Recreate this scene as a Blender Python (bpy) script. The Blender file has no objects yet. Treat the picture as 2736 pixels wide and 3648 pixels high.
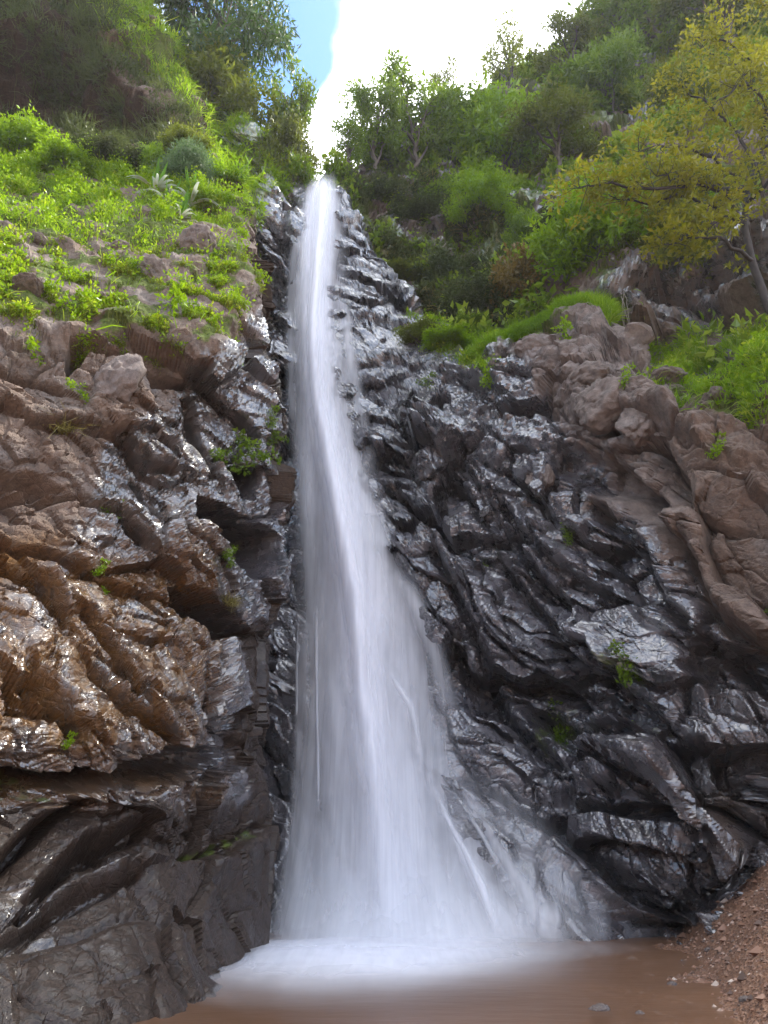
import bpy, math, random
import numpy as np
from mathutils import Vector

# ------------------------------------------------------------------ camera, sky, sun
scene = bpy.context.scene
COL = scene.collection
R = math.radians
F, PITCH, CAMZ = 667.0, R(27), 1.5
CT, ST = math.cos(PITCH), math.sin(PITCH)

cam_d = bpy.data.cameras.new('camera')
cam = bpy.data.objects.new('camera', cam_d)
COL.objects.link(cam)
cam.location = (0, 0, CAMZ)
cam.rotation_euler = (math.pi / 2 + PITCH, 0, 0)
cam_d.sensor_fit = 'VERTICAL'
cam_d.angle = 2 * math.atan(512 / F)
cam_d.clip_start, cam_d.clip_end = 0.05, 2000
scene.camera = cam


def ray(px, py):
    a = (np.asarray(px, float) - 384) / F
    b = (512 - np.asarray(py, float)) / F
    return np.stack([a, CT - b * ST, ST + b * CT], -1)


def at(px, py, Y):
    d = ray(px, py)
    t = np.asarray(Y, float) / d[..., 1]
    return d * t[..., None] + np.array([0, 0, CAMZ])


SUN_ELEV, SUN_AZ = R(59), R(64)          # azimuth measured from +y towards +x
scene.view_settings.view_transform = 'Standard'
scene.view_settings.look = 'None'
scene.view_settings.gamma = 1
scene.view_settings.exposure = 1.65
scene.cycles.max_bounces = 7
scene.cycles.diffuse_bounces = 3
scene.cycles.glossy_bounces = 3
scene.cycles.transmission_bounces = 4
scene.cycles.transparent_max_bounces = 24
scene.cycles.volume_bounces = 1
scene.cycles.use_denoising = True
scene.cycles.sample_clamp_indirect = 6

world = bpy.data.worlds.new('World')
scene.world = world
world.use_nodes = True


def build_world():
    nt = world.node_tree
    nt.nodes.clear()
    N, L = nt.nodes.new, nt.links.new
    out = N('ShaderNodeOutputWorld')
    sky = N('ShaderNodeTexSky')
    sky.sky_type = 'NISHITA'
    sky.sun_disc = False
    sky.sun_elevation = SUN_ELEV
    sky.sun_rotation = SUN_AZ
    bg = N('ShaderNodeBackground'); bg.inputs[1].default_value = 0.11
    tint = N('ShaderNodeMix'); tint.data_type = 'RGBA'; tint.blend_type = 'MULTIPLY'; tint.inputs[0].default_value = 1
    L(sky.outputs[0], tint.inputs[6]); tint.inputs[7].default_value = (.72, .98, 1.18, 1)
    L(tint.outputs[2], bg.inputs[0])
    cl = N('ShaderNodeBackground'); cl.inputs[0].default_value = (.97, .98, 1, 1); cl.inputs[1].default_value = 1.5
    tc = N('ShaderNodeTexCoord')
    nz = N('ShaderNodeTexNoise'); nz.inputs['Scale'].default_value = 3.4; nz.inputs['Detail'].default_value = 7
    L(tc.outputs['Generated'], nz.inputs['Vector'])

    def blob(px, py, r0, r1, amp):
        d = ray(px, py); d = d / np.linalg.norm(d)
        dp = N('ShaderNodeVectorMath'); dp.operation = 'DISTANCE'
        L(tc.outputs['Generated'], dp.inputs[0]); dp.inputs[1].default_value = d
        mr = N('ShaderNodeMapRange'); mr.interpolation_type = 'SMOOTHSTEP'
        L(dp.outputs['Value'], mr.inputs[0])
        mr.inputs[1].default_value, mr.inputs[2].default_value = r0, r1
        mr.inputs[3].default_value, mr.inputs[4].default_value = amp, 0
        return mr.outputs[0]

    def add(a, b, op='ADD'):
        m = N('ShaderNodeMath'); m.operation = op
        for i, v in enumerate((a, b)):
            if isinstance(v, (int, float)): m.inputs[i].default_value = v
            else: L(v, m.inputs[i])
        return m.outputs[0]
    v = add(add(nz.outputs[0], 1.5, 'MULTIPLY'), -.25)
    v = add(v, blob(500, 5, .15, .25, .42))         # the large white cloud
    v = add(v, blob(345, 150, .03, .10, .30))
    v = add(v, blob(282, 12, .065, .14, -.5))        # the blue gap
    mr = N('ShaderNodeMapRange'); mr.interpolation_type = 'SMOOTHSTEP'
    L(v, mr.inputs[0]); mr.inputs[1].default_value, mr.inputs[2].default_value = .42, .66
    mx = N('ShaderNodeMixShader')
    L(mr.outputs[0], mx.inputs[0]); L(bg.outputs[0], mx.inputs[1]); L(cl.outputs[0], mx.inputs[2])
    L(mx.outputs[0], out.inputs[0])


build_world()
sun_d = bpy.data.lights.new('sun', 'SUN')
sun_d.energy, sun_d.angle, sun_d.color = 4.6, R(5), (1, .94, .83)
sun = bpy.data.objects.new('sun', sun_d)
COL.objects.link(sun)
sv = Vector((math.sin(SUN_AZ) * math.cos(SUN_ELEV), math.cos(SUN_AZ) * math.cos(SUN_ELEV), math.sin(SUN_ELEV)))
sun.rotation_euler = sv.to_track_quat('Z', 'Y').to_euler()

# ------------------------------------------------------------------ numpy noise
_rng = np.random.RandomState(7)
PERM = np.concatenate([_rng.permutation(256)] * 3).astype(np.int32)
GRAD = _rng.normal(size=(256, 3)); GRAD /= np.linalg.norm(GRAD, axis=1)[:, None]
RND = _rng.rand(256, 8)


def _h(i, j, k):
    return PERM[PERM[PERM[i & 255] + (j & 255)] + (k & 255)]


def perlin(p):
    i = np.floor(p).astype(np.int32); f = p - i
    u = f * f * f * (f * (f * 6 - 15) + 10)
    r = 0
    for dx in (0, 1):
        for dy in (0, 1):
            for dz in (0, 1):
                g = GRAD[_h(i[:, 0] + dx, i[:, 1] + dy, i[:, 2] + dz)]
                d = ((f - np.array([dx, dy, dz])) * g).sum(1)
                w = (u[:, 0] if dx else 1 - u[:, 0]) * (u[:, 1] if dy else 1 - u[:, 1]) * (u[:, 2] if dz else 1 - u[:, 2])
                r = r + w * d
    return r * 1.5


def fbm(p, octs=4, gain=.5):
    r, a, s = 0, 1.0, 1.0
    for o in range(octs):
        r = r + a * perlin(p * s + o * 17.3); a *= gain; s *= 2.03
    return r


def ridged(p, octs=4):
    r, a, s = 0, .5, 1.0
    for o in range(octs):
        r = r + a * (1 - 2 * np.abs(perlin(p * s + o * 9.7))); a *= .5; s *= 2.1
    return r


def facets(p, tilt=1.0):
    """blocky rock: every Voronoi cell is a plane of its own tilt and height; also the distance to the cell's border"""
    i = np.floor(p).astype(np.int32)
    n = len(p)
    f1 = np.full(n, 9.0); f2 = np.full(n, 9.0); val = np.zeros(n)
    for dx in (-1, 0, 1):
        for dy in (-1, 0, 1):
            for dz in (-1, 0, 1):
                c = i + np.array([dx, dy, dz])
                rr = RND[_h(c[:, 0], c[:, 1], c[:, 2])]
                q = p - (c + rr[:, :3])
                d = np.sqrt((q * q).sum(1))
                v = (rr[:, 3] - .5) + tilt * ((rr[:, 4:7] - .5) * q).sum(1) * 2
                near = d < f1
                f2 = np.where(near, f1, np.minimum(f2, d))
                val = np.where(near, v, val); f1 = np.where(near, d, f1)
    return val, f2 - f1


def smooth(x, a, b):
    t = np.clip((x - a) / (b - a), 0, 1)
    return t * t * (3 - 2 * t)


def poly_sd(px, py, pts):
    """signed distance in picture units to an outline, negative inside"""
    pts = np.array(pts, float); n = len(pts)
    d = np.full(px.shape, 1e9); ins = np.zeros(px.shape, bool)
    for k in range(n):
        a, b = pts[k], pts[(k + 1) % n]
        e = b - a
        t = np.clip(((px - a[0]) * e[0] + (py - a[1]) * e[1]) / (e @ e), 0, 1)
        d = np.minimum(d, np.hypot(px - a[0] - t * e[0], py - a[1] - t * e[1]))
        if a[1] != b[1]:
            c = ((a[1] > py) != (b[1] > py)) & (px < e[0] * (py - a[1]) / e[1] + a[0])
            ins ^= c
    return np.where(ins, -d, d)


def line_sd(px, py, pts):
    """distance to a polyline and on which side (positive: below it)"""
    pts = np.array(pts, float)
    d = np.full(px.shape, 1e9); s = np.zeros(px.shape)
    for k in range(len(pts) - 1):
        a, b = pts[k], pts[k + 1]; e = b - a
        t = np.clip(((px - a[0]) * e[0] + (py - a[1]) * e[1]) / (e @ e), 0, 1)
        qx, qy = px - a[0] - t * e[0], py - a[1] - t * e[1]
        dd = np.hypot(qx, qy)
        near = dd < d
        s = np.where(near, np.sign(e[0] * qy - e[1] * qx), s); d = np.where(near, dd, d)
    return d, s


def tps(ctrl):
    c = np.array(ctrl, float)
    xy = c[:, :2] / 100; z = np.log(c[:, 2]); n = len(c)

    def K(a, b):
        r2 = ((a[:, None] - b[None]) ** 2).sum(2)
        return .5 * r2 * np.log(r2 + 1e-9)
    A = np.zeros((n + 3, n + 3))
    A[:n, :n] = K(xy, xy) + np.eye(n) * .004
    A[:n, n] = 1; A[:n, n + 1:] = xy; A[n, :n] = 1; A[n + 1:, :n] = xy.T
    w = np.linalg.solve(A, np.concatenate([z, [0, 0, 0]]))

    def f(px, py):
        p = np.stack([np.ravel(px), np.ravel(py)], 1) / 100
        o = np.empty(len(p))
        for s in range(0, len(p), 20000):
            q = p[s:s + 20000]
            o[s:s + 20000] = K(q, xy) @ w[:n] + w[n] + q @ w[n + 1:]
        return np.exp(o).reshape(np.shape(px))
    return f


# ------------------------------------------------------------------ mesh helpers
def mesh_from(name, V, Q, mat=None, attrs=None, smooth_shade=True):
    """V (n,3); Q (m,4) or (m,3) indices"""
    me = bpy.data.meshes.new(name)
    V = np.ascontiguousarray(V, np.float32); Q = np.ascontiguousarray(Q, np.int32)
    m, k = Q.shape
    me.vertices.add(len(V)); me.vertices.foreach_set('co', V.ravel())
    me.loops.add(m * k); me.loops.foreach_set('vertex_index', Q.ravel())
    me.polygons.add(m); me.polygons.foreach_set('loop_start', np.arange(m, dtype=np.int32) * k)
    me.polygons.foreach_set('use_smooth', np.full(m, smooth_shade))
    for an, (dom, arr) in (attrs or {}).items():
        arr = np.asarray(arr, np.float32)
        if arr.ndim == 1:
            a = me.attributes.new(an, 'FLOAT', dom); a.data.foreach_set('value', arr)
        else:
            a = me.attributes.new(an, 'FLOAT_VECTOR', dom); a.data.foreach_set('vector', arr.ravel())
    if mat: me.materials.append(mat)
    me.update(calc_edges=True)
    return me


def link(name, me, parent=None, loc=None, kind=None, label=None, cat=None, group=None):
    o = bpy.data.objects.new(name, me)
    COL.objects.link(o)
    if parent: o.parent = parent
    if loc is not None: o.location = loc
    if kind: o['kind'] = kind
    if label: o['label'] = label
    if cat: o['category'] = cat
    if group: o['group'] = group
    return o


def grid_quads(nv, nu):
    i = np.arange(nv * nu).reshape(nv, nu)
    return np.stack([i[1:, :-1], i[1:, 1:], i[:-1, 1:], i[:-1, :-1]], -1).reshape(-1, 4)


def grid_normals(P):
    du = np.gradient(P, axis=1); dv = np.gradient(P, axis=0)
    n = np.cross(du, -dv)
    return n / (np.linalg.norm(n, axis=2)[..., None] + 1e-9)


def blur(P, k):
    for _ in range(k):
        for ax in (0, 1):
            a = np.concatenate([np.take(P, [0], ax), P, np.take(P, [-1], ax)], ax)
            s = P.shape[ax]
            P = (np.take(a, range(0, s), ax) + 2 * np.take(a, range(1, s + 1), ax) + np.take(a, range(2, s + 2), ax)) / 4
    return P


class Sheet:
    """a rock face: a grid over a patch of picture with a depth at every point, bent back at its free edges"""
    def __init__(s, L, Rr, T, B, step, ctrl, back_l=None, back_r=None, back_t=None, fine_from=None):
        px0 = np.linspace(L(500) if callable(L) else L, np.max([Rr(y) for y in range(-100, 1100, 20)]), 400)
        nu = int((px0[-1] - px0[0]) / step)
        nv = int((B - np.min([T(x) for x in px0])) / step)
        u = np.linspace(0, 1, nu)[None]
        if fine_from is not None:          # coarse columns far outside the frame
            xs = np.concatenate([np.arange(px0[0], fine_from, 6.0), np.arange(fine_from, px0[-1], step)])
            u = ((xs - xs[0]) / (xs[-1] - xs[0]))[None]
        v = np.linspace(0, 1, nv)[:, None]
        xa = px0[0] + (px0[-1] - px0[0]) * u
        top = np.vectorize(T)(xa)
        py = top + (B - top) * v
        Lx = np.vectorize(L)(py) if callable(L) else np.full(py.shape, L)
        Rx = np.vectorize(Rr)(py)
        px = Lx + (Rx - Lx) * u
        s.depth = tps(ctrl)
        P = at(px, py, s.depth(px, py))
        main = np.ones(px.shape, bool)

        def grow(P, px, py, main, vec, side, n=None, reach=7.0):
            n = n or (26 if side == 't' else 80)
            k = (np.arange(1, n + 1) / n) ** 1.7 * reach
            vec = np.array(vec, float); vec /= np.linalg.norm(vec)
            if side == 'r':
                e = P[:, -1:]; new = e + k[None, :, None] * vec
                return (np.concatenate([P, new], 1), np.concatenate([px, np.repeat(px[:, -1:], n, 1)], 1),
                        np.concatenate([py, np.repeat(py[:, -1:], n, 1)], 1), np.concatenate([main, np.zeros((len(P), n), bool)], 1))
            if side == 'l':
                e = P[:, :1]; new = (e + k[None, :, None] * vec)[:, ::-1]
                return (np.concatenate([new, P], 1), np.concatenate([np.repeat(px[:, :1], n, 1), px], 1),
                        np.concatenate([np.repeat(py[:, :1], n, 1), py], 1), np.concatenate([np.zeros((len(P), n), bool), main], 1))
            e = P[:1]; new = (e + k[:, None, None] * vec)[::-1]
            return (np.concatenate([new, P], 0), np.concatenate([np.repeat(px[:1], n, 0), px], 0),
                    np.concatenate([np.repeat(py[:1], n, 0), py], 0), np.concatenate([np.zeros((n, P.shape[1]), bool), main], 0))
        st = (P, px, py, main)
        if back_r: st = grow(*st, back_r, 'r')
        if back_l: st = grow(*st, back_l, 'l')
        if back_t: st = grow(*st, back_t, 't')
        s.P, s.px, s.py, s.main = st
        s.N0 = grid_normals(blur(s.P, 12))
        s.shape = s.px.shape

    def displace(s, d):
        s.P = s.P + s.N0 * d.reshape(s.shape)[..., None]
        s.N = grid_normals(blur(s.P, 2))

    def flat(s):
        return s.P.reshape(-1, 3), s.px.ravel(), s.py.ravel()

    def near(s, px, py):
        d = (s.px - px) ** 2 + (s.py - py) ** 2 + np.where(s.main, 0, 1e6)
        k = np.unravel_index(np.argmin(d), s.shape)
        return s.P[k].copy(), s.N[k].copy()


def interp(pts):
    xs = np.array([p[0] for p in pts], float); ys = np.array([p[1] for p in pts], float)
    return lambda v: float(np.interp(v, xs, ys))


def basis(n):
    n = np.array(n, float); n /= np.linalg.norm(n)
    a = np.cross(n, [0, 1, 0]); a /= np.linalg.norm(a)
    return a, np.cross(n, a), n


def rock_noise(P, bed, scale=1.0, seed=0, blocks=1.0, lumps=0.0, fine=1.0):
    """layered, jointed rock: big blocks, smaller blocks along the bedding, fine crumble"""
    t1, t2, nb = basis(bed)
    P = P + seed * 31.7
    w = .45 * np.stack([fbm(P * .35 + 3, 3), fbm(P * .35 + 41, 3), fbm(P * .35 + 77, 3)], 1)
    Q = P + w * .75
    w2 = np.stack([perlin(P * 2.1 + 5), perlin(P * 2.1 + 15), perlin(P * 2.1 + 25)], 1)
    c = np.stack([Q @ t1, Q @ t2, Q @ nb], 1)
    d = .55 * fbm(P * .22, 3)
    v, e = facets(c * np.array([.34, .42, .66]) / scale, 1.45)
    d += blocks * scale * (.75 * v - .22 * (1 - smooth(e, .0, .10)))
    c2 = c + w2 * .12
    v, e = facets(c2 * np.array([.85, 1.0, 1.5]) / scale + 9, 1.4)
    d += blocks * scale * (.22 * v - .08 * (1 - smooth(e, 0, .12)))
    v, e = facets(c2 * np.array([2.2, 2.6, 3.8]) / scale + 5, 1.2)
    d += fine * scale * (.065 * v - .025 * (1 - smooth(e, 0, .14)))
    v, e = facets((c2 + w2 * .05) * np.array([6.5, 7, 9.]) / scale + 2, 1.2)
    d += fine * scale * .022 * v
    sb = (Q @ nb) * 1.25 / scale + .55 * fbm(P * .6 + 50, 3)
    d += scale * .13 * (sb - np.floor(sb) - .5) * smooth(perlin(P * .45 + 61), -.35, .25)
    sb = (P @ nb) * 4.3 / scale + .5 * fbm(P * 1.3 + 20, 3)
    d += scale * .03 * (sb - np.floor(sb) - .5) * smooth(perlin(P * .8 + 31), -.3, .3)
    d += .03 * fbm(P * 3.1, 5)
    if lumps:
        d += lumps * (np.abs(perlin(P * 1.1)) + .5 * np.abs(perlin(P * 2.7)) + .25 * np.abs(perlin(P * 6)))
    return d

# ------------------------------------------------------------------ materials
class MB:
    """short way to wire a node material"""
    def __init__(s, name):
        s.m = bpy.data.materials.new(name); s.m.use_nodes = True
        s.nt = s.m.node_tree; s.nt.nodes.clear()
        s.out = s.nt.nodes.new('ShaderNodeOutputMaterial')

    def n(s, t, **kw):
        o = s.nt.nodes.new('ShaderNode' + t)
        for k, v in kw.items(): setattr(o, k, v)
        return o

    def put(s, sock, v):
        if isinstance(v, bpy.types.NodeSocket): s.nt.links.new(v, sock)
        elif isinstance(v, (tuple, list)) and len(v) == 3 and sock.type == 'RGBA': sock.default_value = (*v, 1)
        else: sock.default_value = v

    def math(s, op, a, b=0.0, clamp=False):
        o = s.n('Math', operation=op, use_clamp=clamp); s.put(o.inputs[0], a); s.put(o.inputs[1], b); return o.outputs[0]

    def attr(s, name):
        o = s.n('Attribute', attribute_name=name); return o.outputs['Fac']

    def vec(s, scale=(1, 1, 1), src='Object', rot=(0, 0, 0)):
        t = s.n('TexCoord'); m = s.n('Mapping'); s.put(m.inputs[0], t.outputs[src])
        m.inputs['Scale'].default_value = scale; m.inputs['Rotation'].default_value = rot
        return m.outputs[0]

    def noise(s, vec, scale, detail=6, rough=.55, dist=0.0):
        o = s.n('TexNoise'); s.put(o.inputs['Vector'], vec)
        o.inputs['Scale'].default_value = scale; o.inputs['Detail'].default_value = detail
        o.inputs['Roughness'].default_value = rough; o.inputs['Distortion'].default_value = dist
        return o.outputs[0]

    def ramp(s, f, stops):
        o = s.n('ValToRGB'); s.put(o.inputs[0], f)
        e = o.color_ramp.elements
        while len(e) < len(stops): e.new(.5)
        for x, (p, c) in zip(e, stops): x.position = p; x.color = (*c, 1)
        return o.outputs[0]

    def mix(s, f, a, b):
        o = s.n('Mix', data_type='RGBA'); s.put(o.inputs[0], f); s.put(o.inputs[6], a); s.put(o.inputs[7], b); return o.outputs[2]

    def sstep(s, v, a, b, lo=0.0, hi=1.0):
        o = s.n('MapRange', interpolation_type='SMOOTHSTEP'); s.put(o.inputs[0], v)
        for i, x in enumerate((a, b, lo, hi)): s.put(o.inputs[1 + i], x)
        return o.outputs[0]

    def bump(s, h, strength, dist, normal=None):
        o = s.n('Bump'); s.put(o.inputs['Height'], h); o.inputs['Strength'].default_value = strength; o.inputs['Distance'].default_value = dist
        if normal: s.put(o.inputs['Normal'], normal)
        return o.outputs[0]

    def principled(s, **kw):
        o = s.n('BsdfPrincipled')
        for k, v in kw.items(): s.put(o.inputs[k.replace('_', ' ')], v)
        return o.outputs[0]

    def done(s, sh, vol=None):
        if sh: s.nt.links.new(sh, s.out.inputs[0])
        if vol: s.nt.links.new(vol, s.out.inputs[1])
        return s.m


def rock_material(name, dry=((.055, .039, .030), (.215, .150, .112)), wetc=((.026, .025, .031), (.135, .126, .142))):
    m = MB(name)
    v = m.vec()
    big = m.noise(v, .6, 8, .6); mid = m.noise(v, 3.2, 8, .62); fine = m.noise(v, 14, 8, .65)
    streak = m.noise(m.vec((1, 1, .25)), 2.2, 6, .6, .6)
    dryc = m.ramp(m.math('ADD', m.math('MULTIPLY', mid, .6), m.math('MULTIPLY', fine, .4)), [(.32, dry[0]), (.68, dry[1])])
    dryc = m.mix(m.sstep(big, .5, .68, 0, .65), dryc, m.ramp(fine, [(.3, (.10, .085, .078)), (.7, (.27, .235, .21))]))
    wetcol = m.mix(m.attr('warm'), m.ramp(mid, [(.35, wetc[0]), (.7, wetc[1])]), m.ramp(mid, [(.35, (.016, .010, .007)), (.7, (.085, .052, .035))]))
    dryc = m.mix(m.sstep(m.attr('warm'), .1, .7, .75, 0), dryc, m.ramp(mid, [(.32, (.080, .065, .061)), (.7, (.27, .225, .205))]))
    wet = m.sstep(m.math('ADD', m.attr('wet'), m.math('MULTIPLY', m.math('SUBTRACT', streak, .5), 1.5)), .3, .72)
    col = m.mix(wet, dryc, wetcol)
    och = m.math('MULTIPLY', m.attr('ochre'), m.sstep(m.math('ADD', m.math('MULTIPLY', streak, .7), m.math('MULTIPLY', mid, .3)), .36, .55))
    col = m.mix(och, col, m.ramp(fine, [(.3, (.050, .024, .008)), (.7, (.175, .085, .026))]))
    shade_tint = m.sstep(m.math('ADD', m.attr('shade_tint'), m.math('MULTIPLY', m.math('SUBTRACT', m.noise(v, .9, 7, .65), .5), 1.6)), .42, .72)  # dark tint standing in for shade, placed by a vertex attribute
    col = m.mix(shade_tint, col, m.ramp(fine, [(.3, (.015, .010, .007)), (.7, (.060, .038, .027))]))
    moss = m.sstep(m.math('ADD', m.attr('moss'), m.math('MULTIPLY', m.math('SUBTRACT', mid, .5), 1.3)), .45, .7)
    col = m.mix(moss, col, m.ramp(fine, [(.3, (.03, .045, .008)), (.7, (.12, .15, .025))]))
    rough = m.math('ADD', m.sstep(wet, 0, 1, .85, .26), m.math('MULTIPLY', shade_tint, .22))
    rough = m.math('ADD', rough, m.math('MULTIPLY', m.math('SUBTRACT', m.noise(v, 1.6, 6, .65), .5), 1.0))
    rough = m.math('MAXIMUM', rough, .14)
    rough = m.math('ADD', rough, m.math('MULTIPLY', moss, .5), True)
    lay = m.noise(m.vec((2.4, 2.4, 4), rot=(.3, .5, 0)), 1.9, 8, .6, .5)
    h = m.math('ADD', m.math('MULTIPLY', fine, .5), lay)
    b = m.bump(h, .4, .06)
    vo = m.n('TexVoronoi', feature='DISTANCE_TO_EDGE'); m.put(vo.inputs['Vector'], m.vec((3.0, 3.0, 5.5), rot=(.4, .6, .1))); vo.inputs['Scale'].default_value = 1.6
    b = m.bump(m.sstep(vo.outputs['Distance'], 0, .09), .35, .03, b)
    b = m.bump(m.noise(v, 20, 8, .65), .5, .026, b)
    b = m.bump(m.noise(v, 70, 4, .6), .3, .008, b)
    sh = m.principled(Base_Color=col, Roughness=rough, Normal=b, Specular_IOR_Level=m.math('MULTIPLY', m.sstep(wet, 0, 1, .3, 1.0), m.math('SUBTRACT', 1.0, m.math('MULTIPLY', m.math('MAXIMUM', shade_tint, m.math('MULTIPLY', och, .75)), .75))), Coat_Weight=m.math('MULTIPLY', wet, m.math('SUBTRACT', 1.0, m.math('MULTIPLY', m.math('MAXIMUM', shade_tint, m.math('MULTIPLY', och, .7)), .85))), Coat_Roughness=.20, Coat_IOR=1.75)
    return m.done(sh)


ROCK = rock_material('cliff_rock')


# ------------------------------------------------------------------ left cliff
cliff_edge = interp([(-140, 100), (-60, 118), (0, 140), (40, 165), (100, 197), (150, 215), (200, 240), (250, 262), (275, 267), (300, 262), (350, 272),
                     (395, 288), (430, 297), (448, 290), (470, 284), (520, 285), (600, 273), (700, 266), (800, 270), (900, 272), (960, 268), (1100, 240)])
L_CTRL = [(-430, 1100, 4.6), (-430, 800, 5.6), (-430, 500, 6.2), (-430, 330, 6.6), (-430, 180, 10), (-430, 0, 12.5), (-430, -140, 14),
          (-150, 1100, 6.3), (0, 1024, 7.4), (0, 900, 8.3), (0, 800, 9.0), (0, 740, 8.4), (0, 650, 9.1), (0, 520, 9.7), (0, 400, 10.0), (0, 335, 10.1),
          (-150, 800, 7.4), (-150, 500, 8.2), (-150, 330, 8.6), (-150, 200, 12), (-150, 0, 15.5), (-150, -140, 17.5),
          (100, 1024, 7.8), (100, 900, 9.4), (100, 800, 10.3), (100, 740, 9.7), (100, 650, 10.4), (100, 520, 11), (100, 400, 11.2), (100, 345, 11.1),
          (180, 1024, 8.35), (190, 900, 10.9), (200, 790, 11.9), (200, 730, 11.4), (200, 650, 12.1), (200, 520, 12.4), (200, 400, 12.4), (200, 355, 12.2),
          (262, 960, 13.0), (265, 800, 14.4), (265, 650, 14.6), (283, 500, 14.3), (294, 425, 13.7), (270, 340, 13.8), (262, 290, 14.5),
          (235, 430, 12.9), (245, 350, 13), (230, 1100, 8.2), (100, 1100, 7.0), (230, 1024, 9.2),
          (0, 260, 12.4), (100, 260, 13.6), (200, 260, 14.6), (250, 240, 16), (0, 165, 16.9), (100, 160, 17.9), (200, 150, 19),
          (0, 60, 18.2), (80, 60, 19.0), (165, 50, 20.5), (0, -100, 21), (110, -100, 22.5), (0, 0, 18.8), (80, 0, 19.6)]
LS = Sheet(-430, cliff_edge, lambda x: -140, 1100, 1.55, L_CTRL, back_r=(-.25, 1, 0), back_t=(-.2, 1, .25), fine_from=-90)
P, PX, PY = LS.flat()
GRASS_EDGE = [(-460, 322), (0, 320), (60, 326), (110, 344), (160, 346), (205, 352), (232, 345), (250, 300), (262, 262), (250, 215), (222, 165), (190, 152),
              (140, 168), (60, 152), (0, 120), (-460, 100)]
grass_sd = poly_sd(PX, PY, GRASS_EDGE) + 16 * fbm(P * .6, 3)
cap_sd = poly_sd(PX, PY, [(-60, -160), (160, -160), (145, 0), (170, 40), (202, 100), (220, 150), (205, 152), (180, 112), (150, 72), (118, 45), (80, 10), (40, -60)]) + 12 * fbm(P * .5, 3)
d = .85 * rock_noise(P, (.55, -.15, .85), 1.0, 1, blocks=.62, fine=1 - .75 * smooth(PY, 760, 880))
soft = smooth(-grass_sd, -6, 14)
d = d * (1 - .72 * soft) + soft * (.30 * fbm(P * .8, 3) + .25)
for poly, depth, w in [
        ([(199, 496), (215, 500), (252, 520), (276, 536), (272, 560), (264, 579), (250, 581), (231, 563), (215, 538), (201, 522)], 4.4, 6),
        ([(166, 584), (189, 587), (215, 599), (240, 613), (266, 632), (244, 640), (207, 640), (189, 617)], 4.2, 6),
        ([(229, 463), (250, 462), (272, 466), (266, 504), (250, 494)], 1.6, 7),
        ([(-460, 800), (0, 774), (51, 768), (105, 762), (179, 746), (240, 744), (258, 760), (240, 772), (180, 786), (105, 782), (51, 788), (0, 800), (-460, 830)], 1.1, 8),
        ([(66, 332), (100, 342), (160, 354), (210, 366), (205, 384), (180, 380), (150, 374), (120, 358), (90, 352), (76, 368), (66, 384)], 1.0, 6),
        ([(0, 460), (42, 474), (80, 496), (40, 494), (0, 488), (-100, 470), (-100, 440)], .7, 7),
        ([(-460, 0), (50, 22), (104, 60), (150, 105), (186, 138), (150, 152), (60, 138), (-460, 124)], 3.0, 24),
        ([(182, 205), (225, 212), (236, 232), (200, 232)], 1.0, 8)]:
    k = smooth(-poly_sd(PX, PY, poly) + 5 * perlin(P * 1.7), 0, w)
    d = d * (1 - .6 * k) - depth * k
for pts, a, w, st in [
        ([(0, 492), (77, 500), (114, 520), (140, 548)], .5, 3.5, .25), ([(-100, 530), (8, 569), (37, 593), (57, 626)], .5, 4, .2),
        ([(80, 625), (114, 658), (140, 690)], .35, 3, .2), ([(120, 441), (142, 471), (168, 473)], .5, 4, .3),
        ([(82, 431), (152, 439), (165, 455)], .35, 3, .25), ([(91, 672), (114, 686), (146, 707), (181, 743)], .55, 4, .3),
        ([(37, 680), (65, 707), (78, 736)], .7, 5, .2), ([(0, 864), (49, 818), (75, 800)], .6, 6, .4),
        ([(30, 900), (80, 850), (140, 828)], .5, 6, .4), ([(60, 880), (150, 862), (230, 850), (262, 830)], .35, 5, -.4),
        ([(0, 940), (60, 900), (130, 880)], .4, 5, .3), ([(0, 410), (30, 425), (70, 430)], .35, 3, .25),
        ([(0, 355), (40, 370), (66, 392)], .3, 3, .2), ([(0, 545), (60, 560), (120, 590), (170, 600)], .35, 3, .25),
        ([(200, 600), (225, 640), (230, 690)], .4, 4, .2), ([(225, 680), (250, 720), (262, 745)], .4, 4, .2), ([(196, 400), (200, 440), (215, 470)], .6, 5, .3)]:
    ds, sd = line_sd(PX, PY, pts)
    ds = np.maximum(ds + 3 * perlin(P * 2.2), 0)
    d += -.8 * a * np.exp(-(ds / w) ** 2) - .45 * st * sd * np.exp(-(ds / 22) ** 2) * smooth(ds, 0, 3)
d = d * (1 - .5 * smooth(PX, 205, 275) * smooth(PY, 590, 650) - .35 * smooth(PY, 840, 960))
LS.displace(d)
wet_sd = poly_sd(PX, PY, [(205, 336), (310, 300), (320, 1150), (-460, 1150), (-460, 620), (0, 590), (90, 520), (110, 440), (170, 400)])
wet = smooth(-wet_sd, -35, 40)
wet = wet * (1 - soft)
wet = wet * (1 - .08 * smooth(PY, 820, 900))
och = smooth(-poly_sd(PX, PY, [(-460, 520), (60, 535), (150, 560), (200, 520), (225, 600), (230, 680), (232, 745), (100, 765), (-460, 800)]), -20, 30)
och = np.maximum(och, .55 * smooth(-poly_sd(PX, PY, [(-460, 780), (230, 770), (235, 830), (100, 860), (-460, 900)]), -20, 30))
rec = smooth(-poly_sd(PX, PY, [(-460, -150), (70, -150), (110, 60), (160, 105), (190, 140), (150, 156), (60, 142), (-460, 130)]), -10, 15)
moss = .75 * np.maximum(soft * smooth(fbm(P * .9 + 8, 3), -.45, .25), smooth(-cap_sd, -10, 10))
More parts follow.
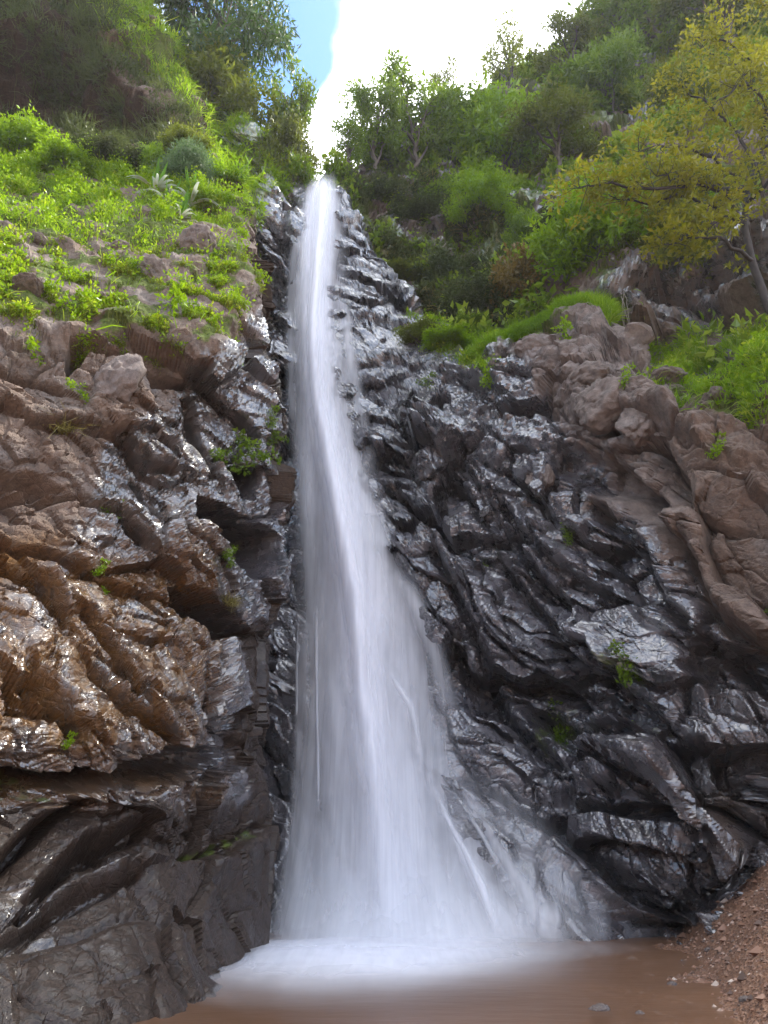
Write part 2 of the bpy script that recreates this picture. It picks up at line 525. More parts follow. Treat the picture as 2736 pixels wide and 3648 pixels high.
moss = np.maximum(moss, .55 * smooth(-poly_sd(PX, PY, [(190, 850), (262, 826), (262, 838), (200, 862)]), -5, 5))
moss = np.maximum(moss, .6 * smooth(-poly_sd(PX, PY, [(-60, 785), (30, 788), (50, 800), (0, 806), (-60, 806)]), -5, 5))
warm = 1 - .75 * smooth(PX, 200, 285)
shade_tint = np.maximum(.92 * smooth(PY, 765, 830) * (.8 + .2 * smooth(PX, 60, 200)), .9 * rec)  # shade painted into the rock colour: low wall and upper recess
moss = np.maximum(moss, .25 * rec)  # recess shade painted a little further through the moss tint
shade_tint = np.maximum(shade_tint, .95 * (1 - LS.main.ravel()) * (1 - soft))  # bent-back edges darkened too, against bright sky reflections
shade_tint = np.maximum(shade_tint, .8 * smooth(PX, 245, 262) * smooth(PY, 590, 640))  # same dark tint dulls the sky sheen on the fall-side edge
ATT_L = dict(shade_tint=('POINT', shade_tint), warm=('POINT', warm), wet=('POINT', wet), ochre=('POINT', och), moss=('POINT', moss))
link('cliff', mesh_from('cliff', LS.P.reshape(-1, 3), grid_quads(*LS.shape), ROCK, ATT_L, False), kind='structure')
L_SOFT, L_CAP = soft.reshape(LS.shape), smooth(-cap_sd, -6, 8).reshape(LS.shape)

# ------------------------------------------------------------------ back wall and right cliff
A_TOP = interp([(100, -60), (150, 15), (200, 84), (250, 130), (285, 158), (305, 174), (316, 183), (338, 186), (348, 202), (364, 224), (384, 248), (404, 292),
                (420, 318), (440, 342), (468, 356), (490, 350), (520, 330), (560, 312), (588, 300), (604, 314), (620, 340), (640, 354), (664, 362), (700, 372), (768, 384), (960, 400)])
A_CTRL = [(316, 186, 25), (320, 250, 23.6), (320, 350, 22), (330, 450, 20.6), (350, 600, 19), (365, 750, 17.8), (380, 860, 16.9), (390, 940, 15.6), (390, 1100, 11.5),
          (200, 190, 25.5), (240, 300, 24.5), (240, 500, 21.4), (240, 700, 19.4), (240, 900, 17), (240, 1100, 12), (100, 400, 26), (100, 800, 22), (100, 1100, 15),
          (100, -50, 22), (150, 25, 22.2), (200, 95, 22.6), (250, 140, 23), (285, 165, 24), (270, 220, 23), (290, 270, 23.3),
          (350, 200, 25), (390, 250, 24.3), (380, 320, 22.3), (430, 345, 21.7), (450, 400, 20.2), (500, 400, 19.2), (500, 500, 18.1), (450, 560, 18.2), (550, 450, 17.2),
          (560, 345, 18), (600, 310, 18.6), (600, 370, 16.8), (650, 370, 15.8), (700, 385, 15), (768, 410, 14), (930, 430, 12.4),
          (600, 500, 16.6), (650, 480, 15), (700, 500, 14), (768, 500, 13.6), (930, 520, 11.6),
          (550, 600, 17), (600, 600, 16.1), (690, 620, 14.4), (768, 640, 13.3), (930, 660, 11.2),
          (500, 700, 17.4), (560, 700, 16.8), (650, 730, 15), (768, 760, 13.8), (930, 800, 11.6),
          (450, 780, 17.2), (520, 800, 16.4), (600, 820, 15.4), (700, 820, 14.3), (768, 850, 14), (930, 900, 11.6),
          (480, 870, 16.1), (560, 885, 15.5), (600, 935, 15.2), (690, 930, 15.7), (600, 1100, 11.3), (768, 1100, 10.5), (930, 1100, 8.5), (768, 940, 13.5)]
AS = Sheet(100, lambda y: 930, A_TOP, 1100, 1.5, A_CTRL, back_t=(.12, 1, .12))
P, PX, PY = AS.flat()
lump = smooth(-poly_sd(PX, PY, [(430, 360), (520, 330), (640, 340), (960, 380), (960, 500), (700, 490), (600, 480), (520, 450), (450, 420)]), -20, 30)
d = rock_noise(P, (.72, -.2, .8), 1.25, 4, blocks=1.0, fine=.65) * (1 - .35 * lump) + lump * .45 * (np.abs(perlin(P * .9)) + .6 * np.abs(perlin(P * 1.9 + 4)) + .35 * np.abs(perlin(P * 4.1)))
for poly, depth, w in [
        ([(524, 800), (586, 802), (659, 802), (714, 817), (700, 822), (600, 815), (530, 812)], .9, 5),
        ([(534, 752), (580, 745), (640, 752), (693, 768), (690, 796), (590, 796), (540, 790)], -.55, 14),
        ([(700, 747), (775, 742), (800, 830), (768, 818), (737, 803), (712, 775)], 1.5, 9),
        ([(676, 661), (706, 692), (758, 690), (800, 660), (800, 640), (720, 640)], 1.4, 8),
        ([(600, 440), (640, 470), (655, 500), (600, 505), (560, 480), (540, 450)], .9, 18),
        ([(470, 352), (520, 355), (535, 372), (500, 384), (470, 375)], 1.0, 8),
        ([(404, 438), (428, 436), (446, 470), (440, 492), (418, 488), (406, 462)], -.6, 9),
        ([(405, 452), (440, 470), (444, 500), (418, 494)], .5, 6),
        ([(360, 230), (390, 232), (392, 256), (366, 250)], .8, 6), ([(390, 288), (408, 300), (415, 316), (390, 312)], .7, 5),
        ([(600, 350), (640, 356), (690, 374), (640, 380)], .4, 6)]:
    d -= depth * smooth(-poly_sd(PX, PY, poly) + 4 * perlin(P * 1.5), 0, w)
for pts, a, w, st in [
        ([(500, 500), (524, 537), (558, 571), (600, 585)], .6, 4, .35), ([(505, 560), (525, 590), (566, 644), (600, 680)], .6, 4, .35),
        ([(440, 560), (470, 620), (500, 700), (560, 760)], .6, 5, .4), ([(597, 506), (636, 543), (654, 595), (706, 644), (742, 676)], .9, 7, .4),
        ([(636, 491), (680, 543), (711, 610), (768, 650), (900, 700)], .8, 7, .4), ([(560, 640), (600, 650), (620, 690), (660, 720)], .5, 5, .3),
        ([(350, 255), (370, 263), (392, 275)], .6, 4, .5), ([(350, 318), (375, 316), (425, 331)], .6, 4, .4), ([(345, 280), (400, 296)], .4, 3, .3),
        ([(340, 362), (400, 358), (450, 372), (500, 395)], .5, 4, .4), ([(345, 222), (372, 222)], .4, 3, .3),
        ([(464, 786), (503, 801), (545, 825), (586, 859), (630, 902), (676, 918)], .7, 6, -.5),
        ([(540, 700), (600, 730), (640, 735), (700, 742)], .5, 5, .4), ([(590, 840), (650, 845), (720, 860)], .5, 5, .4),
        ([(420, 430), (470, 470), (500, 520)], .4, 4, .3), ([(620, 420), (660, 430), (690, 450)], .4, 4, .3)]:
    ds, sd = line_sd(PX, PY, pts)
    ds = np.maximum(ds + 3 * perlin(P * 1.8), 0)
    d += -a * np.exp(-(ds / w) ** 2) - st * sd * np.exp(-(ds / 20) ** 2) * smooth(ds, 0, 3)
# behind the fall and on the washed skirt below it the rock is smoother
under = smooth(-poly_sd(PX, PY, [(300, 180), (345, 180), (352, 400), (430, 650), (470, 785), (545, 825), (600, 870), (680, 960), (700, 1150), (200, 1150), (270, 800), (285, 300)]), -10, 20)
slab = smooth(-poly_sd(PX, PY, [(300, 180), (340, 180), (400, 260), (430, 330), (480, 365), (430, 385), (300, 370)]), -6, 14)
d = d * (1 - .74 * np.maximum(under, .85 * slab))
d = d * (1 - .3 * smooth(PX, 590, 660) * smooth(PY, 490, 540) * (1 - smooth(PY, 720, 780)))
top_dist = PY - np.interp(PX, np.linspace(90, 940, 800), [A_TOP(x) for x in np.linspace(90, 940, 800)])
d = d * (1 - .85 * smooth(PX, 440, 470) * (1 - smooth(PX, 605, 640)) * (1 - smooth(top_dist, 4, 26)))
AS.displace(d)
dry = smooth(-poly_sd(PX, PY, [(478, 335), (540, 372), (548, 420), (600, 470), (590, 510), (640, 530), (700, 600), (768, 660), (1000, 700), (1000, 300), (520, 300)]), -25, 30)
wet = np.clip(1.0 - .95 * dry - .12 * smooth(PX, 560, 760), 0, 1)
ridge_l = smooth(-poly_sd(PX, PY, [(80, -80), (160, 0), (250, 110), (300, 165), (290, 190), (262, 215), (256, 262), (100, 300)]), -8, 10)
moss = .75 * ridge_l
for poly, a in [([(515, 690), (560, 690), (600, 735), (575, 760), (520, 740)], .5), ([(600, 650), (650, 655), (655, 690), (610, 690)], .55), ([(590, 700), (670, 700), (660, 735), (600, 735)], .45),
                ([(420, 318), (470, 335), (520, 300), (610, 285), (620, 330), (520, 345), (470, 366), (425, 345)], .8), ([(640, 360), (940, 350), (940, 470), (700, 430)], .6),
                ([(440, 360), (520, 370), (510, 400), (440, 390)], .3)]:
    moss = np.maximum(moss, a * smooth(-poly_sd(PX, PY, poly), -14, 14))
och = .4 * smooth(-poly_sd(PX, PY, [(620, 740), (720, 750), (768, 800), (768, 860), (680, 800)]), -20, 20) * smooth(fbm(P * .8, 2), -.1, .3)
warm = .12 + .45 * smooth(PX, 560, 740) + .3 * ridge_l
link('cliff', mesh_from('cliff', AS.P.reshape(-1, 3), grid_quads(*AS.shape), ROCK,
     dict(warm=('POINT', warm), wet=('POINT', wet), ochre=('POINT', och), moss=('POINT', moss)), False), kind='structure')

# ------------------------------------------------------------------ wooded hillside behind
H_TOP = interp([(300, 200), (335, 172), (380, 140), (450, 112), (500, 78), (560, 45), (600, 5), (660, -60), (720, -110), (960, -160)])
H_CTRL = [(330, 180, 28), (300, 260, 26), (400, 210, 29.5), (400, 300, 26.5), (340, 250, 26.8), (450, 340, 24.5), (520, 320, 22.5), (600, 300, 20.6), (650, 330, 19.6), (700, 345, 18), (768, 310, 16.8), (930, 340, 14),
          (450, 125, 35), (520, 70, 39), (600, 10, 41), (600, 100, 33), (600, 200, 26), (700, 200, 21.5), (768, 100, 26), (768, 200, 19.6), (930, 100, 22), (700, 0, 36), (768, -110, 36), (930, -150, 34),
          (400, 440, 25.5), (600, 440, 19.5), (768, 440, 15.6), (930, 450, 13), (480, 220, 29), (400, 150, 33)]
HS = Sheet(lambda y: float(np.interp(y, [150, 250, 450], [332, 322, 322])), lambda y: 930, H_TOP, 440, 1.8, H_CTRL, back_l=(.15, 1, 0), back_t=(.2, 1, .2))
P, PX, PY = HS.flat()
d = rock_noise(P, (.5, -.2, .9), 1.5, 9)
HS.displace(d)
wet = .6 * smooth(fbm(P * .2, 2), -.25, .2)
moss = .8 * smooth(fbm(P * .3 + 4, 3), -.35, .2) * (1 - smooth(-poly_sd(PX, PY, [(600, 260), (640, 230), (960, 150), (960, 380), (620, 370)]), -10, 30))
link('hillside', mesh_from('hillside', HS.P.reshape(-1, 3), grid_quads(*HS.shape), ROCK,
     dict(warm=('POINT', .4 + 0 * wet), wet=('POINT', wet), ochre=('POINT', wet * 0), moss=('POINT', moss)), False), kind='structure')


# ------------------------------------------------------------------ ground: pool bed and gravel bank
def bank_edge(y):
    return np.where(y > 8, 3.5 + (y - 8) * .31, 3.5 - (8 - y) * .30)


def ground_z(x, y):
    e = x - bank_edge(y)
    z = np.where(e < 0, np.maximum(e * .13, -.7), e * .8 / (1 + .05 * np.maximum(e, 0)))
    z = np.minimum(z, 1.0 + 2.0 * smooth(y, 7, 13))
    out = np.maximum(np.hypot(x * 1.3, np.minimum(y, 0)) - 14, 0)
    z = z + np.where(y < 8, 10 * smooth(out, 0, 34), 0) * smooth(y, 9, 0)  # unseen rise behind and beside the camera, added to block low sky light
    p = np.stack([x.ravel(), y.ravel(), 0 * x.ravel()], 1)
    z = z + (.10 * fbm(p * .7, 3) + .03 * fbm(p * 4, 3)).reshape(x.shape)
    return z


gx = np.concatenate([np.linspace(-120, -6, 50)[:-1], np.linspace(-6, 14, 330), np.linspace(14, 120, 50)[1:]])
gy = np.concatenate([np.linspace(-120, 3, 60)[:-1], np.linspace(3, 19, 270), np.linspace(19, 140, 20)[1:]])
GX, GY = np.meshgrid(gx, gy)
GZ = ground_z(GX, GY)
m = MB('gravel')
v = m.vec()
vo = m.n('TexVoronoi'); m.put(vo.inputs['Vector'], v); vo.inputs['Scale'].default_value = 26
n1 = m.noise(v, 3, 6)
col = m.mix(m.math('MULTIPLY', n1, .6), m.ramp(vo.outputs['Color'], [(.1, (.07, .035, .02)), (.6, (.20, .095, .05)), (.95, (.30, .19, .13))]), (.11, .05, .026))
b = m.bump(vo.outputs['Distance'], .8, .03)
GRAVEL = m.done(m.principled(Base_Color=col, Roughness=.62, Normal=b))
link('ground', mesh_from('ground', np.stack([GX, GY, GZ], -1).reshape(-1, 3), grid_quads(*GX.shape)[:, ::-1], GRAVEL), kind='structure')

# ------------------------------------------------------------------ pool
m = MB('pool_water')
v = m.vec((1, 1, 1))
t = m.n('TexCoord'); dist = m.n('VectorMath', operation='DISTANCE')
mp = m.n('Mapping'); m.put(mp.inputs[0], t.outputs['Object']); mp.inputs['Scale'].default_value = (1.0, 1, 1)
m.put(dist.inputs[0], mp.outputs[0]); dist.inputs[1].default_value = (-.2, 12.9, 0)
f = m.math('ADD', dist.outputs['Value'], m.math('MULTIPLY', m.math('SUBTRACT', m.noise(m.vec((.35, 1.3, 1)), 1.0, 5), .5), 1.0))
foam = m.math('POWER', m.sstep(f, .2, 3.8, 1.0, 0.0), 1.5)
b = m.bump(m.noise(m.vec((.6, 1.4, 1)), 2.6, 6), .22, .06)
water = m.principled(Base_Color=(.19, .098, .054), Roughness=.3, Alpha=.6, Specular_IOR_Level=.35, Normal=b)
white = m.principled(Base_Color=(.80, .80, .84), Roughness=.8)
mx = m.n('MixShader'); m.put(mx.inputs[0], foam); m.put(mx.inputs[1], water); m.put(mx.inputs[2], white)
POOL = m.done(mx.outputs[0])
wx, wy = np.meshgrid(np.linspace(-10, 10, 60), np.linspace(-6, 20, 60))
link('water', mesh_from('water', np.stack([wx, wy, 0 * wx], -1).reshape(-1, 3), grid_quads(60, 60)[:, ::-1], POOL), kind='structure')


# ------------------------------------------------------------------ waterfall: layered veils of falling water
def water_material(name, white=.96, trans=.5):
    """u across the veil, v metres along the fall, soft edges, combed into strands"""
    m = MB(name)
    uv = m.n('Attribute', attribute_name='flow').outputs['Vector']

    def combed(sx, sy, sc, det=5):
        mp = m.n('Mapping'); m.put(mp.inputs[0], uv); mp.inputs['Scale'].default_value = (sx, sy, 1)
        return m.noise(mp.outputs[0], sc, det, .6)
    s1 = combed(1, .045, 2.2); s2 = combed(1, .02, 9.0, 3); s3 = combed(.7, .16, 1.1, 3)
    den = m.math('ADD', m.math('ADD', m.math('MULTIPLY', s1, .5), m.math('MULTIPLY', s2, .28)), m.math('MULTIPLY', s3, .42))
    den = m.math('SUBTRACT', den, .60)
    a = m.attr('dens')
    soft = m.math('MULTIPLY', a, m.math('ADD', 1.0, m.math('MULTIPLY', den, 2.8)), True)
    df = m.n('BsdfDiffuse'); m.put(df.inputs[0], (white, white, min(1, white * 1.07)))
    tr = m.n('BsdfTranslucent'); m.put(tr.inputs[0], (white, white, min(1, white * 1.07)))
    mt = m.n('MixShader'); mt.inputs[0].default_value = trans; m.put(mt.inputs[1], df.outputs[0]); m.put(mt.inputs[2], tr.outputs[0])
    tp = m.n('BsdfTransparent')
    mx = m.n('MixShader'); m.put(mx.inputs[0], soft); m.put(mx.inputs[1], tp.outputs[0]); m.put(mx.inputs[2], mt.outputs[0])
    return m.done(mx.outputs[0])


FALL = water_material('falling_water')


def veil(rows, lift, dens, top_fade=2, bot_fade=.35, edge=.35, seed=0, n=60, m_=260, wob=.25, bulge=.5):
    """rows: (py, left px, right px); the veil hangs `lift` metres off the rock and bulges in the middle"""
    pys = np.array([r[0] for r in rows], float)
    v = np.linspace(0, 1, m_); py = pys[0] + (pys[-1] - pys[0]) * v
    l = np.interp(py, pys, [r[1] for r in rows]); r = np.interp(py, pys, [r[2] for r in rows])
    k = np.ones(15) / 15
    l, r = (np.convolve(np.pad(x, 7, mode='edge'), k, 'valid') for x in (l, r))
    u = np.linspace(0, 1, n)[None]
    px = l[:, None] + (r - l)[:, None] * u
    PYg = np.repeat(py[:, None], n, 1)
    Y = AS.depth(px, PYg)
    lf = np.interp(py, pys, lift) if hasattr(lift, '__len__') else np.full(m_, lift)
    Y = Y - lf[:, None] * (.45 + .55 * np.sin(np.pi * u) ** bulge)
    P = at(px, PYg, Y)
    q = np.stack([px / 40 + seed * 7, PYg / 160, 0 * px + seed], -1).reshape(-1, 3)
    P[..., 1] -= wob * fbm(q, 3).reshape(px.shape)
    s = np.concatenate([[0], np.cumsum(np.linalg.norm(np.diff(P[:, n // 2], axis=0), axis=1))])
    flow = np.stack([P[..., 0] + seed * 13.1, np.repeat(s[:, None], n, 1), 0 * px + seed * 3.3], -1)
    ed = smooth(np.minimum(u, 1 - u), 0, edge) ** 1.3
    dn = (np.interp(py, pys, dens) if hasattr(dens, '__len__') else np.full(m_, dens))
    fade = smooth(s, 0, top_fade) * smooth(s[-1] - s, 0, bot_fade)
    return P, flow, np.repeat(ed, m_, 0) * (dn * fade)[:, None]


def add_veils(name, specs, parent=None, kind=None):
    VV, QQ, FF, DD, o = [], [], [], [], 0
    for sp in specs:
        P, fl, dn = veil(**sp)
        VV.append(P.reshape(-1, 3)); QQ.append(grid_quads(*P.shape[:2]) + o); FF.append(fl.reshape(-1, 3)); DD.append(dn.ravel()); o += P.shape[0] * P.shape[1]
    return link(name, mesh_from(name, np.concatenate(VV), np.concatenate(QQ), FALL, dict(flow=('POINT', np.concatenate(FF)), dens=('POINT', np.concatenate(DD)))), parent, kind=kind)


ENV = [(172, 306, 338), (190, 302, 342), (230, 298, 340), (300, 290, 336), (350, 288, 346), (400, 288, 354), (450, 288, 366), (500, 287, 384), (550, 288, 404), (600, 288, 428), (650, 286, 448),
       (700, 284, 462), (750, 280, 474), (800, 276, 490), (850, 272, 515), (900, 270, 548), (955, 264, 600)]


def inset(rows, a, b):
    return [(y, l + (r - l) * a, l + (r - l) * b) for y, l, r in rows]


CORE = [(172, 310, 336), (200, 308, 340), (260, 302, 334), (320, 296, 330), (380, 294, 336), (440, 300, 350), (500, 310, 366), (560, 318, 378), (620, 324, 388), (680, 328, 396), (740, 332, 408),
        (800, 332, 424), (860, 328, 445), (910, 318, 470), (956, 296, 510)]
specs = [dict(rows=ENV, lift=.25, dens=[.9] * 4 + [.68] * 6 + [.52] * 7, seed=1, n=90, edge=.25),
         dict(rows=inset(ENV, .05, .92), lift=.5, dens=[.9] * 4 + [.66] * 6 + [.5] * 7, seed=2, n=90),
         dict(rows=inset(ENV, .12, .8), lift=.75, dens=[.9] * 4 + [.64] * 5 + [.5] * 8, seed=3, n=80),
         dict(rows=CORE, lift=.95, dens=[.95] * 6 + [.85] * 5 + [.6] * 4, seed=4, n=70, edge=.5),
         dict(rows=inset(CORE, .12, .85), lift=1.2, dens=[1.0] * 6 + [.85] * 5 + [.55] * 4, seed=5, n=60, edge=.5),
         dict(rows=inset(CORE, .25, .72), lift=1.4, dens=[1.0] * 6 + [.85] * 5 + [.5] * 4, seed=6, n=50, edge=.5),
         # the strand that leaves the core on the right and hops down the ledges
         dict(rows=[(560, 370, 400), (590, 392, 425), (620, 405, 440), (660, 418, 452), (700, 425, 465), (780, 424, 470)], lift=.6, dens=.6, seed=7, n=40, bot_fade=5, edge=.5),
         dict(rows=[(655, 370, 385), (690, 392, 408), (705, 402, 418), (740, 410, 424), (800, 412, 434)], lift=1.0, dens=.7, seed=8, n=30, bot_fade=3, edge=.5),
         dict(rows=[(770, 418, 436), (810, 432, 452), (860, 452, 480), (910, 470, 520), (950, 480, 570)], lift=.45, dens=.5, seed=9, n=50, edge=.5),
         dict(rows=[(772, 440, 462), (810, 462, 486), (850, 485, 512), (885, 500, 540), (915, 515, 560), (950, 525, 590)], lift=.35, edge=.5, dens=.5, seed=10, n=50),
         dict(rows=[(760, 420, 470), (800, 430, 540), (850, 440, 590), (900, 450, 640), (946, 450, 690)], lift=.22, dens=.26, seed=15, n=80),
         dict(rows=[(180, 300, 352), (260, 288, 352), (330, 286, 362), (420, 286, 372), (520, 286, 400)], lift=.2, dens=.45, seed=16, n=60),
         dict(rows=[(590, 312, 319), (700, 314, 319), (820, 316, 321)], lift=.6, dens=.7, seed=11, n=12, bot_fade=1),
         dict(rows=[(600, 296, 312), (700, 292, 312), (800, 288, 316), (945, 262, 330)], lift=.3, dens=.35, seed=12, n=40),
         dict(rows=[(776, 424, 434), (815, 440, 452), (850, 458, 470), (885, 472, 488), (915, 482, 500), (946, 488, 512)], lift=.6, dens=.75, seed=21, n=24, top_fade=1.5, bot_fade=1.5, edge=.5),
         dict(rows=[(795, 452, 460), (830, 474, 484), (865, 492, 504), (892, 505, 520)], lift=.5, dens=.6, seed=22, n=24, top_fade=1.5, bot_fade=1.5, edge=.5),
         dict(rows=[(884, 496, 540), (900, 496, 556), (925, 490, 566), (946, 484, 572)], lift=.7, dens=.55, seed=23, n=40, top_fade=1, bot_fade=.6, edge=.4, wob=.6),
         dict(rows=[(880, 520, 552), (905, 528, 566), (930, 534, 574), (946, 536, 580)], lift=.6, dens=.5, seed=24, n=40, top_fade=.8, bot_fade=.6, edge=.4, wob=.6),
         dict(rows=[(200, 296, 310), (260, 284, 302), (330, 282, 300), (400, 284, 300), (470, 284, 304)], lift=.25, dens=.42, seed=25, n=24, edge=.5, bot_fade=4, wob=.5),
         dict(rows=[(280, 330, 350), (340, 338, 358), (400, 346, 368), (480, 358, 386)], lift=.25, dens=.45, seed=26, n=24, edge=.5, bot_fade=4, wob=.5),
         dict(rows=[(600, 296, 301), (660, 294, 299), (720, 293, 299)], lift=.4, dens=.55, seed=27, n=10, edge=.5),
         dict(rows=[(820, 268, 340), (880, 258, 380), (956, 236, 440)], lift=[.5, 1.0, 1.6], dens=.5, seed=13, n=60, top_fade=5),
         dict(rows=[(850, 262, 470), (900, 246, 540), (962, 226, 600)], lift=[.5, 1.2, 2.2], dens=.42, seed=14, n=70, top_fade=3, edge=.5),
         dict(rows=[(890, 270, 480), (930, 250, 540), (968, 232, 590)], lift=[.9, 1.8, 2.9], dens=.36, seed=17, n=70, top_fade=2, edge=.5)]
add_veils('waterfall', specs, kind='structure')

# foam and settling spray where the fall meets the pool: low soft mounds
VV, QQ, DD, FF, o = [], [], [], [], 0
for k, (cx, cy, rx, ry, h, dn) in enumerate([(-.2, 13.2, 3.6, 2.4, .13, .8), (.4, 13.6, 3.8, 1.8, .16, .45), (-.7, 12.6, 2.2, 3.2, .12, .6), (1.8, 14.0, 3.0, 1.6, .12, .25), (-1.0, 11.6, 2.2, 3.2, .08, .3), (-.7, 12.4, 3.8, 3.8, .05, .3)]):
    rr = np.linspace(0, 1, 26)[:, None]; th = np.linspace(0, 2 * np.pi, 97)[None]
    X = cx + rx * rr * np.cos(th); Yy = cy + ry * rr * np.sin(th)
    q = np.stack([X, Yy, 0 * X + k], -1).reshape(-1, 3)
    Z = .012 + h * (1 - rr ** 2) ** 1.5 * (1 + .35 * fbm(q * .6, 3).reshape(X.shape))
    VV.append(np.stack([X, Yy, Z], -1).reshape(-1, 3)); QQ.append(grid_quads(26, 97)[:, ::-1] + o); o += 26 * 97
    DD.append((dn * (1 - rr ** 1.6) ** 1.2 * np.ones_like(X)).ravel()); FF.append(np.stack([X * .5, Yy * 2, 0 * X + k], -1).reshape(-1, 3))
link('water_foam', mesh_from('water_foam', np.concatenate(VV), np.concatenate(QQ), FALL, dict(flow=('POINT', np.concatenate(FF)), dens=('POINT', np.concatenate(DD)))), kind='structure')


# ------------------------------------------------------------------ damp air in the gorge
m = MB('damp_air')
vs = m.n('VolumePrincipled'); m.put(vs.inputs['Color'], (.95, .96, 1.0)); vs.inputs['Density'].default_value = .0003; vs.inputs['Anisotropy'].default_value = .35
HAZE = m.done(None, vs.outputs[0])
hz = np.array([[x, y, z] for z in (-4, 80) for y in (-125, 145) for x in (-125, 125)], float)
link('haze', mesh_from('haze', hz, np.array([[0, 2, 3, 1], [4, 5, 7, 6], [0, 1, 5, 4], [2, 6, 7, 3], [0, 4, 6, 2], [1, 3, 7, 5]]), HAZE, None, False), kind='stuff', label='thin pale haze hanging in the gorge', cat='haze')

# ------------------------------------------------------------------ foliage: materials and generators
RS = np.random.RandomState(11)


def leaf_material(name, lo, hi, trans=.45, gloss=.045, tip=None):
    m = MB(name)
    r = m.attr('rnd')
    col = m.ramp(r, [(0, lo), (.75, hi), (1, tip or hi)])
    df = m.n('BsdfDiffuse'); m.put(df.inputs[0], col)
    tr = m.n('BsdfTranslucent'); m.put(tr.inputs[0], m.mix(.35, col, tuple(min(1, c * 1.6) for c in hi)))
    gl = m.n('BsdfGlossy'); gl.inputs['Roughness'].default_value = .42
    a = m.n('MixShader'); a.inputs[0].default_value = trans; m.put(a.inputs[1], df.outputs[0]); m.put(a.inputs[2], tr.outputs[0])
    lw = m.n('LayerWeight'); lw.inputs[0].default_value = .3
    b = m.n('MixShader'); m.put(b.inputs[0], m.math('MULTIPLY', lw.outputs['Fresnel'], gloss)); m.put(b.inputs[1], a.outputs[0]); m.put(b.inputs[2], gl.outputs[0])
    return m.done(b.outputs[0])


LEAF = dict(
    fresh=leaf_material('fresh_leaf', (.080, .155, .005), (.24, .37, .010), .5, tip=(.42, .48, .03)),
    mid=leaf_material('green_leaf', (.048, .092, .008), (.165, .250, .018), .5, tip=(.30, .38, .04)),
    dark=leaf_material('dark_leaf', (.020, .046, .009), (.070, .125, .020), .4),
    olive=leaf_material('olive_leaf', (.048, .064, .008), (.155, .185, .018), .45, tip=(.27, .27, .04)),
    yellow=leaf_material('yellow_leaf', (.085, .102, .008), (.28, .27, .016), .5, tip=(.50, .38, .03)),
    orange=leaf_material('rusty_leaf', (.07, .065, .018), (.21, .14, .034), .4, tip=(.42, .33, .16)),
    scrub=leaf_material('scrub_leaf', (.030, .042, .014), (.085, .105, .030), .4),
    grass=leaf_material('grass_blade', (.070, .155, .006), (.22, .36, .012), .45, tip=(.38, .42, .05)),
    dryg=leaf_material('dry_grass_blade', (.12, .10, .03), (.30, .26, .08), .4),
    grey=leaf_material('grey_leaf', (.05, .09, .035), (.13, .20, .08), .4),
    strap=leaf_material('strap_leaf', (.07, .15, .02), (.16, .33, .04), .5),
    pale=leaf_material('pale_leaf', (.28, .33, .22), (.50, .53, .42), .3))
m = MB('dark_bark')
DARKBARK = m.done(m.principled(Base_Color=m.ramp(m.noise(m.vec((4, 4, 1)), 3, 6), [(.3, (.014, .011, .010)), (.7, (.05, .038, .032))]), Roughness=.85))
m = MB('bark')
BARK = m.done(m.principled(Base_Color=m.ramp(m.noise(m.vec((4, 4, 1)), 3, 6), [(.3, (.035, .026, .02)), (.7, (.12, .095, .075))]), Roughness=.85))


def unit(v):
    return v / (np.linalg.norm(v, axis=-1, keepdims=True) + 1e-9)


def leaves(C, L, D, W=.42, fold=.12, rnd=None):
    """one folded diamond per leaf: stem point C, length L, direction D"""
    n = len(C)
    D = unit(D); S = unit(np.cross(D, RS.normal(size=(n, 3)))); U = np.cross(S, D)
    L = np.broadcast_to(L, (n,))[:, None]
    mid = C + D * L * .45 + U * L * fold
    V = np.stack([C, mid + S * L * W * .5, C + D * L - U * L * .08, mid - S * L * W * .5], 1).reshape(-1, 3)
    return V, np.arange(4 * n).reshape(n, 4), (RS.rand(n) if rnd is None else rnd)


def blades(C, H, Nn, lean=.5, width=.03, droop=.5):
    n = len(C)
    up = unit(np.array([0, 0, 1.]) * .75 + Nn * .45 + RS.normal(size=(n, 3)) * lean * .5)
    side = unit(np.cross(up, RS.normal(size=(n, 3)))); fw = np.cross(side, up)
    H = np.broadcast_to(H, (n,))[:, None]; w = np.broadcast_to(width, (n,))[:, None]
    m1 = C + up * H * .55 + fw * H * .08
    tip = C + up * H * .95 + fw * H * droop * RS.rand(n, 1) - np.array([0, 0, 1]) * H * droop * .3
    V = np.stack([C - side * w, C + side * w, m1 - side * w * .8, m1 + side * w * .8, tip - side * w * .12, tip + side * w * .12], 1).reshape(-1, 3)
    i = np.arange(n)[:, None] * 6
    Q = np.stack([i + np.array([0, 1, 3, 2]), i + np.array([2, 3, 5, 4])], 1).reshape(-1, 4)
    return V, Q, np.repeat(RS.rand(n), 2)


def tube(path, rad, k=6):
    path = np.array(path, float); n = len(path); rad = np.broadcast_to(rad, (n,))
    T = unit(np.gradient(path, axis=0)); a = unit(np.cross(T, [.3, .9, .1])); b = np.cross(T, a)
    th = np.linspace(0, 2 * np.pi, k, endpoint=False)
    V = path[:, None] + rad[:, None, None] * (np.cos(th)[None, :, None] * a[:, None] + np.sin(th)[None, :, None] * b[:, None])
    i = np.arange(n * k).reshape(n, k); j = np.roll(i, -1, 1)
    return V.reshape(-1, 3), np.stack([i[:-1], j[:-1], j[1:], i[1:]], -1).reshape(-1, 4)


